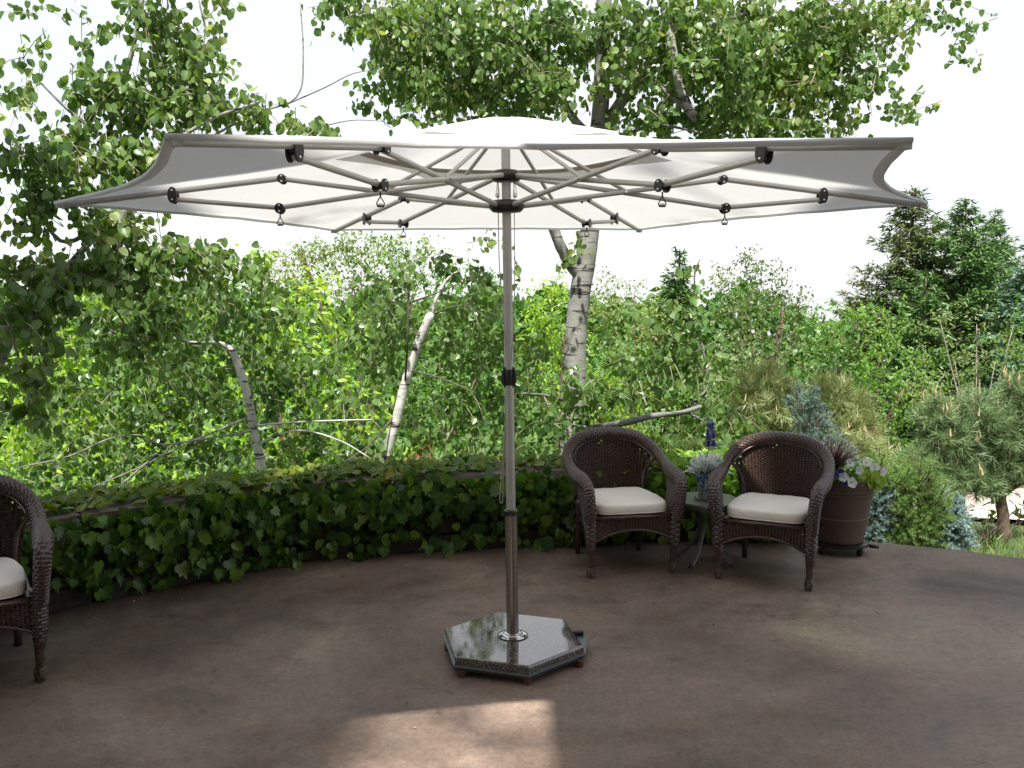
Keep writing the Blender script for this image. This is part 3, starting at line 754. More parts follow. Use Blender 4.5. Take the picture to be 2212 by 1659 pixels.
c.scale = (1.03, 1.03, 1.05)

# ================================================================ SIDE TABLE, POTS
def side_table():
    cx, cy, H = 1.19, 5.40, .375
    t = thing('side_table', (cx, cy, 0), 'small low octagonal side table with bowed metal legs between the two wicker chairs', 'table')
    oc = [(cx+.205*math.cos(PI/8+k*PI/4+.2), cy+.205*math.sin(PI/8+k*PI/4+.2)) for k in range(8)]
    MB().poly(oc, H, H+.016, .004).build('table_top', M['table'], t)
    MB().poly([(cx+(x-cx)*.97, cy+(y-cy)*.97) for x, y in oc], H-.022, H-.001).build('table_rim', M['table_leg'], t)
    for fx, fy in ((1.075, 5.255), (1.325, 5.285), (1.035, 5.50), (1.345, 5.53)):
        dx, dy = fx-cx, fy-cy
        b = MB(); b.tube(spline([(cx+dx*.62, cy+dy*.62, H-.01), (cx+dx*.28, cy+dy*.28, .27), (cx+dx*.25, cy+dy*.25, .20), (cx+dx*.62, cy+dy*.62, .07), (cx+dx, cy+dy, .012)], 5), .013, 8, flat=1.2)
        lg = b.build('leg', M['table_leg'], t, 40)
        MB().lathe((fx, fy, 0), [(.018, 0), (.018, .014), (.012, .022)], 10).build('foot', M['black'], lg, 40)
side_table()
def mk_pot_mat():
    m, n, b, o = mat('blue_glaze')
    g = n.nodes.new('ShaderNodeTexCoord'); sp = n.nodes.new('ShaderNodeSeparateXYZ'); n.links.new(g.outputs['Object'], sp.inputs[0])
    nz = noise(n, 22, 4); ad = N(n, 'ShaderNodeMath', operation='MULTIPLY_ADD'); n.links.new(nz, ad.inputs[0]); ad.inputs[1].default_value = .10; n.links.new(sp.outputs['Z'], ad.inputs[2])
    mr = N(n, 'ShaderNodeMapRange'); mr.inputs['From Min'].default_value = .39; mr.inputs['From Max'].default_value = .62; n.links.new(ad.outputs[0], mr.inputs[0])
    blue = ramp(n, noise(n, 45, 4), [(.35, (.03, .07, .22)), (.5, (.12, .2, .36)), (.65, (.5, .55, .6))])
    grey = ramp(n, noise(n, 60, 4), [(.35, (.12, .12, .12)), (.6, (.38, .38, .38))])
    k = ramp(n, mr.outputs[0], [(.45, (0, 0, 0)), (.56, (1, 1, 1))])
    mx_ = N(n, 'ShaderNodeMix', data_type='RGBA'); n.links.new(k, mx_.inputs['Factor']); n.links.new(grey, mx_.inputs['A']); n.links.new(blue, mx_.inputs['B'])
    n.links.new(mx_.outputs['Result'], b.inputs['Base Color']); b.inputs['Roughness'].default_value = .2; return m
M['glaze'] = mk_pot_mat()
def small_pot():
    x, y, z = 1.185, 5.37, .391
    t = thing('flower_pot', (x, y, z), 'blue and grey glazed flower pot on saucer standing on the side table', 'pot')
    MB().lathe((x, y, z), [(.05, 0), (.074, .004), (.078, .02), (.072, .02), (.066, .009)], 28, True).build('saucer', M['glaze'], t, 40)
    MB().lathe((x, y, z+.012), [(.046, 0), (.052, .004), (.066, .125), (.074, .126), (.077, .15), (.070, .151), (.066, .135), (.0, .135)], 28, True).build('pot', M['glaze'], t, 40)
    MB().lathe((x, y, z+.14), [(.066, 0), (.03, .006), (.001, .008)], 20).build('soil', M['soil'], t, True)
    # dusty miller
    n = 200
    th = rng.random(n)*2*PI; el = rng.random(n)**.6
    d = np.stack([np.cos(th)*(1.05-el*.75), np.sin(th)*(1.05-el*.75), .25+el*.8], -1); d = norm(d)
    L = .05+.07*rng.random(n); base = np.array([x, y, z+.145])
    pos = base+d*L[:, None]*.8+rng.normal(size=(n, 3))*.008
    T = tmpl([(.08, .1), (.20, .3), (.10, .4), (.24, .58), (.10, .66), (.17, .85), (0, 1.0)], .1, .12)
    R = frames(norm(d+rng.normal(size=(n, 3))*.35), rng.normal(size=(n, 3))+np.array([0, 0, .8]))
    p = thing('dusty_miller', (x, y, z+.145), 'silvery white dusty miller plant growing in the blue glazed pot', 'plant')
    foliage(p, T, 'miller', M['miller'], pos, R, .05+.025*rng.random(n), rng.random(n), singles=60)
    # salvia
    p = thing('salvia', (x+.0, y+.03, z+.145), 'single tall blue salvia flower spike on a thin stem above the side table', 'flower')
    top = P(1534, 903, 5.42); bot = Vector((x, y+.03, z+.14)); mid = P(1528, 985, 5.41)
    MB().tube(spline([bot, mid, P(1535, 945, 5.42), top], 6), [.0028]*18+[.0015], 5).build('stem', M['twig_dark'], p, True)
    n = 170; tt = rng.random(n); ax = np.array(P(1536, 968, 5.42)); tp = np.array(top)
    pos = ax+(tp-ax)*tt[:, None]; th = rng.random(n)*2*PI; o = np.stack([np.cos(th), np.sin(th), .25*np.ones(n)], -1)
    rad = (.012+.008*(1-tt))*(.6+.4*np.sin(tt*40)**2); pos = pos+o*rad[:, None]*.5
    o2 = link('florets', cloud_mesh('florets', T_OVAL, pos, frames(o, rng.normal(size=(n, 3))), .016+.012*(1-tt), rng.random(n)), M['purple_petal'], p); o2['kind'] = 'stuff'
    lp = np.array([list(bot.lerp(mid, q)) for q in rng.random(26)]); th = rng.random(26)*2*PI
    o = np.stack([np.cos(th), np.sin(th), .3*np.ones(26)], -1)
    link('stem_leaves', cloud_mesh('stem_leaves', T_OVAL, lp, frames(o, np.tile([0, 0, 1.], (26, 1))+.1), .05*np.ones(26), rng.random(26)), M['aspen'], p)['kind'] = 'stuff'
small_pot()

def petunia(parent, c, d, r=.034, m=None):
    d = Vector(d).normalized(); q = d.to_track_quat('Z', 'Y').to_matrix(); b = MB(); n = 25; vs = [c-d*.014]; fs = []
    for ring, (rr, zz) in enumerate(((.25, 0), (.62, .006), (1.0, .009))):
        for k in range(n):
            th = 2*PI*k/n; w_ = 1+.07*math.cos(5*th)*(ring/2)
            z_ = zz+(.004*math.sin(10*th) if ring == 2 else 0)
            vs.append(c+q@Vector((math.cos(th)*rr*r*w_, math.sin(th)*rr*r*w_, z_)))
    for k in range(n): fs.append((0, 1+k, 1+(k+1) % n))
    for g in range(2):
        for k in range(n): k2 = (k+1) % n; fs.append((1+g*n+k, 1+(g+1)*n+k, 1+(g+1)*n+k2, 1+g*n+k2))
    me = b.add(vs, fs).mesh('petunia_flower', True); at = me.attributes.new('tint', 'FLOAT', 'POINT')
    o = link('flower', me, m or M['white_petal'], parent)
    MB().ball(c-d*.004, .004, 6, 4).build('flower_centre', M['potato'], o, True)
def barrel():
    x, y = 2.085, 5.62; z0 = .075
    t = thing('barrel_planter', (x, y, 0), 'large brown half-barrel planter with ribbed bands on a wheeled dolly', 'planter')
    H = .415
    prof = [(.148, 0), (.152, .004), (.171, .125), (.176, .128), (.181, .160), (.178, .164), (.197, .300), (.202, .302), (.205, .315), (.201, .319), (.206, .325), (.209, .338), (.205, .342), (.207, .350), (.216, .372), (.220, .406), (.216, H), (.203, H), (.198, .38), (.0, .38)]
    MB().lathe((x, y, z0), prof, 48).build('barrel', M['barrel'], t, 35)
    for k in range(20):
        th = 2*PI*k/20; q = [Vector((x+r*math.cos(th), y+r*math.sin(th), z0+z)) for r, z in ((.172, .02), (.1885, .125), (.196, .17), (.2125, .29))]
    MB().lathe((x, y, z0+.375), [(.199, 0), (.1, .012), (.001, .015)], 24).build('soil', M['soil'], t, True)
    MB().lathe((x, y, z0-.026), [(.165, 0), (.185, .004), (.185, .018), (.16, .024)], 32).build('dolly_plate', M['black'], t, 40)
    for cx, cy in ((.085, -.155), (-.13, -.11), (.16, .05), (-.02, .17), (-.16, .06)):
        c = thing_part = MB(); c.tube([(x+cx, y+cy, .055), (x+cx, y+cy, .04)], .014, 8); c.box((x+cx, y+cy+.01, .036), (.026, .03, .02)); fk = c.build('caster_fork', M['black'], t, 40)
        MB().lathe((x+cx-.008, y+cy+.015, .022), [(.006, -.003), (.021, 0), (.022, .004), (.022, .012), (.021, .016), (.006, .019)], 16, axis=(1, .25, 0)).build('wheel', M['black'], fk, 40)
    b = MB(); b.tube([(x+.16, y-.1, .055), (x+.215, y-.11, .052)], .012, 8); b.build('dolly_tab', M['black'], t, True)
    # plants
    top = z0+.39
    p = thing('petunia_plant', (x, y, top), 'white petunias and small violet ones spilling over the barrel planter rim', 'plant')
    def at(cu, cv, yy): return P((1350+cu*.4069)*.8848, (980+cv*.4069)*.8848, yy)
    fl = [(1780, 372, 5.47), (1835, 411, 5.42), (1746, 456, 5.38), (1791, 488, 5.37), (1882, 368, 5.55), (1932, 398, 5.47), (1978, 420, 5.46)]
    for cu, cv, yy in fl: petunia(p, at(cu, cv, yy), (random.uniform(-.7, .7), -1, random.uniform(-.1, .9)), random.uniform(.028, .034))
    for cu, cv, yy in ((1722, 428, 5.40), (1752, 492, 5.40), (1690, 440, 5.42)): petunia(p, at(cu, cv, yy), (random.uniform(-.6, .6), -1, .3), .022, M['purple_petal'])
    n = 520; th = rng.random(n)*2*PI; rr = .21*np.sqrt(rng.random(n))
    pos = np.stack([x+np.cos(th)*rr, y+np.sin(th)*rr, top+.01+rng.random(n)*.10*(1.2-rr/.21)], -1)
    foliage(p, T_OVAL, 'oval', M['ash'], pos, frames(np.stack([np.cos(th), np.sin(th), .2*np.ones(n)], -1)+rng.normal(size=(n, 3))*.5, rng.normal(size=(n, 3))*.5+np.array([0, -.3, .8])), .035+.02*rng.random(n), rng.random(n)*.6, singles=40)
    p = thing('sweet_potato_vine', (x+.14, y-.1, top), 'lime green sweet potato vine leaning over the right of the barrel rim', 'plant')
    n = 46; cu = rng.uniform(1845, 1965, n); cv = 452+rng.normal(0, 26, n)+(cu-1880)*.25
    pos = np.array([list(at(a, b_, 5.42+.12*rng.random())) for a, b_ in zip(cu, cv)])
    foliage(p, T_IVY, 'ivy', M['potato'], pos, frames(np.stack([rng.normal(.3, .5, n), -.4*np.ones(n), rng.normal(-.7, .3, n)], -1), rng.normal(size=(n, 3))*.35+np.array([.1, -.9, .6])), .04+.02*rng.random(n), rng.random(n), singles=46)
    p = thing('purple_fountain_grass', (x-.06, y, top), 'dark purple fountain grass tuft rising at the left of the barrel planter', 'plant')
    n = 210; c = np.array([x-.06, y, top]); th = rng.random(n)*2*PI; sp = rng.random(n)**.7
    b = MB(); 
    for k in range(n):
        a = th[k]; L = .20+.12*random.random(); o = sp[k]*.85; dx, dy = math.cos(a)*o, math.sin(a)*o
        q = [c+np.array([dx*L*s*(.5+.6*s), dy*L*s*(.5+.6*s), L*(s-.45*o*s*s)]) for s in (0, .35, .7, 1.0)]
        b.tube([Vector(v) for v in q], [.0022, .0026, .0018, .0006], 3, False)
    me = b.mesh('grass_blades'); me.attributes.new('tint', 'FLOAT', 'POINT').data.foreach_set('value', np.repeat(rng.random(len(me.vertices)//3+1), 3)[:len(me.vertices)].astype(np.float32))
    link('blades', me, M['purple_grass'], p)['kind'] = 'stuff'
barrel()

# ================================================================ IVY
def ivy(name, label, s0, s1, nf, ntop, mf, mt, back=False, singles=300, dens=None):
    pc, _, _ = wall_at((s0+s1)/2)
    t = thing(name, (pc.x, pc.y, 0), label, 'ivy')
    POS = []; TIP = []; NR = []; S = []; TT = []
    cl = 0; F_ = -1 if back else 1
    while cl < nf:
        s = random.uniform(s0, s1); h = WH*random.random()**.62*1.0
        if dens and random.random() > dens(s, h): continue
        p, tt, n = wall_at(s); n = n*F_
        off = .03+.10*random.random()+(.05 if h > .3 else 0)
        base = p+n*off+Vector((0, 0, h)) if not back else p+n*(.36+.12*random.random())+Vector((0, 0, h))
        for k in range(random.choice((1, 2, 3, 4))):
            q = base+Vector((random.gauss(0, .05), random.gauss(0, .03), random.gauss(0, .035)))
            if q.z < .03: q.z = .03+random.random()*.03
            POS.append(q); TIP.append((random.gauss(0, .45), random.gauss(0, .25), -1)); NR.append(n+Vector((random.gauss(0, .38), random.gauss(0, .38), .35+random.gauss(0, .3))))
            S.append(random.uniform(.040, .088)); TT.append(random.random()); cl += 1
    A = [np.array([list(v) for v in L]) for L in (POS, TIP, NR)]
    foliage(t, T_IVY, 'ivy', mf, A[0], frames(A[1], A[2]), np.array(S), np.array(TT), singles=singles)
    POS = []; TIP = []; NR = []; S = []; TT = []
    for k in range(ntop):
        s = random.uniform(s0, s1); p, tt, n = wall_at(s); wv = math.sin(s*2.3)+math.sin(s*5.1+1)
        e = random.gauss(.14, .10)+wv*.03
        q = p-n*e+Vector((0, 0, WH+.008+random.random()*.035+abs(random.gauss(0, .008))))
        if random.random() < .25: q = p+n*random.uniform(.02, .09)+Vector((0, 0, WH-.02-random.random()*.05))
        POS.append(q); TIP.append((random.gauss(0, 1), random.gauss(0, 1), random.gauss(-.1, .3))); NR.append((random.gauss(0, .5), random.gauss(-.45, .4), 1)); S.append(random.uniform(.035, .07)); TT.append(random.random())
    if ntop:
        A = [np.array([list(v) for v in L]) for L in (POS, TIP, NR)]
        o = link('top_foliage', cloud_mesh('top_foliage', T_IVY, A[0], frames(A[1], A[2]), np.array(S), np.array(TT)), mt, t); o['kind'] = 'stuff'; o['label'] = 'yellowing ivy leaves lying along the wall top'
    b = MB()
    for k in range(int((s1-s0)*7)):
        s = random.uniform(s0, s1); p, tt, n = wall_at(s); n = n*F_; z = random.uniform(.1, .4); off = .03 if not back else .35
        pts = [p+n*off+Vector((0, 0, WH+.01)), p+n*(off+.02)+tt*random.uniform(-.1, .1)+Vector((0, 0, (WH+z)/2)), p+n*off+tt*random.uniform(-.2, .2)+Vector((0, 0, z))]
        b.tube(spline(pts, 3), .003, 4, False)
    b.build('vine_stems', M['twig_dark'], t)['kind'] = 'stuff'
def wd(s, h):   # bare stone low in the middle, fuller left end and right of the pole
    p = wall_at(s)[0]; x = p.x
    lo = .45 if -1.9 < x < -.9 else (.9 if x < -1.9 else .5)
    return lo+(1-lo)*min(1, h/.30) if h < .30 else 1.0
ivy('ivy', 'dark green ivy hanging over the curved stone wall from the left chair to the pole', 1.4, WL-1.95, 1900, 2300, M['ivy'], M['ivy_yellow'], dens=wd)
ivy('ivy', 'deep green ivy on the wall behind the left armchair, right of the pole', WL-1.95, WL-.9, 420, 300, M['ivy'], M['ivy_yellow'], dens=wd, singles=150)
ivy('ivy', 'bright lime ivy seen between the two armchairs behind the side table', WL-.9, WL, 420, 700, M['ivy_lime'], M['ivy_lime'], singles=150)

def litter():
    n = 420; s_ = rng.uniform(.5, WL-.2, n); off = .06+np.abs(rng.normal(0, .16, n)); pos = []
    for a, b in zip(s_, off): p, tt, nn = wall_at(a); q = p+nn*b; pos.append((q.x, q.y, .006))
    m = 90; pos = np.array(pos+[(x, y, .006) for x, y in zip(rng.uniform(-2.4, 3.2, m), rng.uniform(2.8, 5.3, m))]); k = len(pos)
    R = frames(rng.normal(size=(k, 3))*np.array([1, 1, .1]), rng.normal(size=(k, 3))*.25+np.array([0, 0, 1]))
    o = link('leaf_litter', cloud_mesh('leaf_litter', T_OVAL, pos, R, .007+.016*rng.random(k)**2, rng.random(k)), M['litter']); props(o, 'tiny dry leaf bits scattered on the terrace and along the wall foot', 'leaf litter', kind='stuff')
M['litter'] = leafmat('dry_leaf', [(0, (.05, .035, .02)), (.6, (.16, .12, .06)), (1, (.35, .33, .2))], trans=.1)
litter()

# ================================================================ TREES
def put_tree(name, label, base, cat='tree', group=None): return thing(name, base, label, cat, group)

def left_aspen():
    t = put_tree('aspen_tree', 'large round-leaved aspen reaching in from the left edge above the terrace wall', (-3.6, 5.6, -.15))
    Y = 5.4
    limb(t, [(-3.6, 5.6, -.2), P(-60, 900, Y), P(5, 740, Y), P(70, 640, Y), P(150, 573, Y+.1)], .09, .035, M['bark'], 'trunk', 12)
    limb(t, [P(150, 573, Y+.1), P(215, 490, 5.7), P(222, 400, 5.8), P(232, 300, 5.9), P(270, 170, 5.9), P(300, 40, 5.9), P(330, -160, 6)], .020, .014, M['bark'], 'trunk', 10)
    for pts, r in (([P(60, 650, Y), P(170, 600, 5.5), P(250, 565, 5.6), P(262, 480, 5.6), P(300, 400, 5.7), P(350, 330, 5.7), P(450, 260, 5.8), P(560, 220, 5.9)], .026),
                   ([P(215, 490, 5.7), P(130, 520, 5.6), P(60, 400, 5.5), P(40, 300, 5.4)], .016),
                   ([P(232, 300, 5.9), P(150, 240, 5.8), P(60, 150, 5.7)], .014),
                   ([P(250, 240, 5.9), P(360, 180, 6), P(440, 90, 6.1), P(430, 0, 6.1)], .015),
                   ([P(300, 400, 5.7), P(400, 330, 5.9), P(540, 250, 6.1), P(640, 210, 6.2), P(655, 120, 6.2), P(648, 0, 6.2)], .011),
                   ([P(620, 225, 6.2), P(700, 190, 6.3), P(760, 160, 6.3), P(815, 150, 6.3)], .005),
                   ([P(600, 300, 6.2), P(690, 275, 6.3), P(760, 260, 6.3), P(830, 262, 6.3)], .005),
                   ([P(235, 575, 5.6), P(238, 640, 5.5), P(270, 700, 5.5), P(330, 770, 5.5)], .008),
                   ([P(20, 700, Y), P(40, 780, 5.0), P(50, 850, 4.9)], .008)):
        limb(t, pts, r, r*.35, M['twig_dark'] if r < .009 else M['bark'], 'branch', 7)
    cl = [(330, 40, 80, 80, 6.0, 190), (400, 140, 100, 80, 6.0, 260), (300, 210, 110, 80, 5.9, 280), (440, 235, 110, 55, 6, 220), (555, 235, 60, 40, 6.1, 70), (650, 270, 55, 26, 6.2, 40),
          (210, 190, 80, 60, 5.9, 120), (190, 60, 60, 50, 6, 26), (70, 110, 60, 60, 5.6, 24), (50, 215, 70, 40, 5.5, 28), (70, 330, 90, 70, 5.4, 130), (190, 330, 110, 70, 5.8, 230), (300, 350, 90, 60, 5.8, 200), (40, 190, 40, 30, 5.4, 16),
          (60, 470, 60, 40, 5.5, 50), (130, 430, 90, 45, 5.6, 120), (270, 500, 100, 60, 5.7, 210), (230, 590, 100, 70, 5.6, 220), (370, 560, 90, 60, 5.8, 160), (470, 560, 70, 35, 6, 70), (60, 590, 90, 45, 5.2, 150), (50, 680, 80, 70, 4.95, 130),
          (60, 790, 70, 60, 4.85, 70), (110, 640, 60, 50, 5.2, 70), (320, 680, 80, 70, 5.7, 110), (30, 880, 50, 40, 4.8, 25), (280, 760, 70, 60, 5.6, 50), (470, 20, 60, 60, 6.1, 30), (60, 20, 80, 30, 5.8, 14),
          (330, -160, 200, 120, 6, 150), (100, -150, 150, 100, 6, 60), (-150, 300, 120, 250, 5.2, 200)]
    pos, R, s, tt, tw = twiggy([clump(*c) for c in cl], .052, .30, 10, .75, dens=1.75)
    pos2, R2, s2, tt2, tw2 = twiggy([(np.array([-.6+.5*k, 4.95+.1*(k % 2), 3.72+.06*k]), (.28, .16, .08), 26) for k in range(3)], .05, .3, 9, .8)
    keep = ~in_canopy(pos); pos, R, s, tt = pos[keep], R[keep], s[keep], tt[keep]
    s = s*1.02
    foliage(t, T_ASPEN, 'aspen', M['aspen'], np.concatenate([pos, pos2]), np.concatenate([R, R2]), np.concatenate([s, s2]), np.concatenate([tt, tt2]))
    tw = [x for x in tw if not in_canopy(np.array(x)).any()]
    twigs_obj(t, tw+tw2, M['twig'], .003)
    # a long bough passing high over the terrace; its leaves throw dappled shade on the umbrella
    limb(t, [P(330, -160, 6), (-2.2, 5.6, 3.9), (-1.2, 5.05, 3.8), (-.1, 4.98, 3.8), (.7, 5.0, 3.85)], .018, .006, M['bark'], 'branch', 7)
def in_canopy(p):
    d = np.hypot(p[:, 0]+.015, p[:, 1]-4.015); return (d < 2.1) & (p[:, 2] > 1.85) & (p[:, 2] < 2.6)
left_aspen()
def shade_aspen():  # unseen tree added to dapple the sun patch and the canopy's shade edge
    t = put_tree('aspen_tree', 'unseen aspen added left of the view to dapple the light between the gables', (-5.6, .4, -.15))
    limb(t, [(-5.6, .4, -.2), (-5.4, .3, 3), (-5.0, .2, 6), (-4.2, 0, 9)], .14, .06, M['bark'], 'trunk', 10)
    limb(t, [(-4.9, .2, 6.5), (-3.2, -.6, 9.9), (-1.6, -1.0, 10.2), (-.8, -1.1, 9.9), (.2, .2, 10), (1.2, 1.0, 10.1), (2.6, 1.3, 10.1)], .04, .01, M['bark'], 'branch', 7)
    pos, R, s, tt, tw = twiggy([((-1.12, -1.95, 9.9), (.22, .30, .2), 150), ((-.85, -1.62, 9.9), (.2, .12, .1), 60), ((-.42, -2.0, 9.9), (.16, .35, .1), 110), ((-1.6, -1.0, 10.1), (.5, .4, .3), 150), ((-1.0, -.1, 10.0), (.25, .7, .2), 140), ((-1.5, 1.1, 10), (.5, .25, .2), 110), ((-2.8, 1.2, 10), (.8, .25, .2), 140), ((.3, .1, 10), (.22, .7, .2), 130), ((.9, 1.2, 10), (.5, .25, .2), 110), ((2.3, 1.3, 10), (.9, .25, .2), 140)], .055, .3, 9, .8)
    foliage(t, T_ASPEN6, 'a6', M['aspen_far'], pos, R, s, tt, singles=0); twigs_obj(t, tw, M['twig'], .003)
shade_aspen()

def center_aspen():
    Y = 7.6; b = P(1228, 1000, Y)
    t = put_tree('aspen_tree', 'tall pale-barked aspen behind the umbrella, its crown spreading over the canopy', (b.x, Y, gz(b.x, Y)))
    k = Y/FPX
    tr = spline([Vector((b.x-.02, Y, -.5)), P(1232, 960, Y), P(1240, 850, Y), P(1243, 740, Y), P(1252, 640, Y), P(1266, 560, Y), P(1277, 470, Y), P(1292, 300, Y), P(1300, 180, Y), P(1305, 0, Y), P(1310, -250, Y)], 6)
    n = len(tr); rad = [k*(26 if i < 8 else 26-(i-8)*.22) for i in range(n)]
    MB().tube(tr, rad, 16, jit=.03).build('trunk', M['bark'], t, True)
    bb_ = mk_bark('branch_bark', .62)
    for pts, r0, r1 in (([P(1256, 600, Y), P(1226, 560, Y-.05), P(1200, 505, Y-.1), P(1160, 380, Y-.1), P(1128, 230, Y-.1), P(1110, 60, Y-.1), P(1090, -150, Y)], 15, 6),
                        ([P(1290, 300, Y), P(1250, 270, Y), P(1215, 215, Y), P(1180, 120, Y), P(1150, 20, Y)], 11, 5),
                        ([P(1292, 300, Y), P(1335, 230, Y), P(1375, 170, Y), P(1430, 110, Y), P(1520, 60, Y), P(1640, 20, Y)], 14, 5),
                        ([P(1340, 220, Y), P(1342, 120, Y), P(1350, 0, Y), P(1350, -120, Y)], 9, 4),
                        ([P(1500, 250, Y-.6), P(1470, 190, Y-.6), P(1450, 90, Y-.5), P(1435, 0, Y-.4), P(1430, -120, Y)], 8, 10),
                        ([P(1290, 290, Y), P(1350, 290, Y), P(1420, 270, Y-.3), P(1530, 290, Y-.5)], 6, 2),
                        ([P(1500, 260, Y-.6), P(1470, 225, Y-.5), P(1440, 200, Y-.4), P(1400, 150, Y-.2)], 5, 3),
                        ([P(1180, 130, Y), P(1080, 90, Y-.3), P(980, 80, Y-.5), P(900, 30, Y-.5)], 6, 2),
                        ([P(1000, -60, Y-.4), P(960, 60, Y-.4), P(935, 95, Y-.4), P(900, 60, Y-.4)], 5, 2),
                        ([P(1240, 870, Y), P(1180, 855, Y-.4), P(1130, 850, Y-.7)], 5, 2),
                        ([P(1236, 930, Y), P(1330, 917, Y-1.1), P(1375, 907, Y-1.35), P(1420, 897, Y-1.4), P(1470, 892, Y-1.4), P(1515, 878, Y-1.4)], 7, 4),
                        ([P(1470, 885, Y-.9), P(1520, 910, Y-.9), P(1560, 950, Y-.9)], 3, 1.5),
                        ([P(1480, 880, Y-.9), P(1530, 830, Y-.8), P(1510, 720, Y-.8), P(1500, 600, Y-.8), P(1512, 560, Y-.8)], 3, 1),
                        ([P(1600, 20, Y), P(1750, 60, Y), P(1880, 100, Y), P(2000, 40, Y)], 5, 2)):
        limb(t, pts, r0*k, r1*k, bb_ if max(r0, r1) < 8 else M['bark'], 'branch', 8, jit=.12)
    cl = [(740, 5, 50, 40), (830, 50, 80, 60), (850, 130, 60, 70), (800, 190, 25, 40, 40), (900, 60, 80, 80), (960, 110, 100, 90), (1010, 40, 100, 70), (1000, 190, 80, 55), (930, 200, 50, 50), (880, 190, 40, 40, 90), (1090, 110, 110, 90), (1100, 210, 100, 45), (1180, 50, 90, 70), (1190, 180, 70, 60),
          (1250, 110, 60, 60, 180), (1380, 60, 110, 70), (1450, 150, 110, 80), (1370, 260, 70, 35, 130), (1330, 150, 50, 60, 160), (1500, 50, 110, 80), (1560, 150, 110, 90), (1500, 260, 100, 50), (1600, 270, 100, 35), (1640, 80, 110, 90), (1690, 190, 110, 80), (1740, 60, 100, 70), (1720, 275, 80, 25), (1790, 150, 80, 80), (1850, 50, 80, 60), (1830, 230, 40, 50, 110),
          (1900, 170, 50, 50, 130), (1960, 240, 45, 40, 80), (1920, 30, 70, 50, 160), (2020, 20, 60, 35, 90), (2080, 70, 40, 30, 50), (2100, 100, 20, 14, 14),
          (1040, 515, 26, 14, 22), (1262, 517, 40, 12, 22), (1245, 540, 20, 12, 8), (812, 242, 16, 20, 26), (1115, 560, 14, 14, 6)]
    CL = []
    for c in cl:
        u, v, ru, rv = c[:4]; nn = c[4] if len(c) > 4 else int(ru*rv*PI/38)
        CL.append(clump(u, v, ru, rv, Y-.4+.6*random.random(), nn, ry=(ru+rv)*.9*k))
    for u in range(800, 2100, 200): CL.append(clump(u, -140, 130, 110, Y, 380, ry=1.4))
    pos, R, s, tt, tw = twiggy(CL, .052, .32, 12, .72, dens=1.18); tt = np.clip(tt+.08, 0, 1)
    foliage(t, T_ASPEN, 'aspen', M['aspen'], pos, R, s, tt)
    twigs_obj(t, tw, M['twig'], .0035, every=2)
    low = [(1510, 590, 30, 40, 14), (1500, 650, 50, 45, 34), (1470, 720, 60, 60, 110), (1440, 800, 80, 60, 200), (1520, 800, 60, 60, 120), (1380, 850, 60, 40, 100), (1300, 860, 60, 45, 130), (1240, 840, 60, 50, 110), (1200, 900, 70, 60, 160), (1480, 920, 100, 30, 170), (1600, 915, 70, 26, 110), (1400, 700, 40, 40, 40), (1350, 780, 50, 40, 45), (1560, 870, 50, 30, 60)]
    pos, R, s, tt, tw = twiggy([clump(u, v, a, b_, Y-.85, n_, ry=.35) for u, v, a, b_, n_ in low], .052, .3, 9, .78)
    foliage(t, T_ASPEN, 'aspen', M['aspen'], pos, R, s, tt*.8, singles=0, name='lower_foliage')
    twigs_obj(t, tw, M['twig'], .003, name='lower_twigs')
center_aspen()

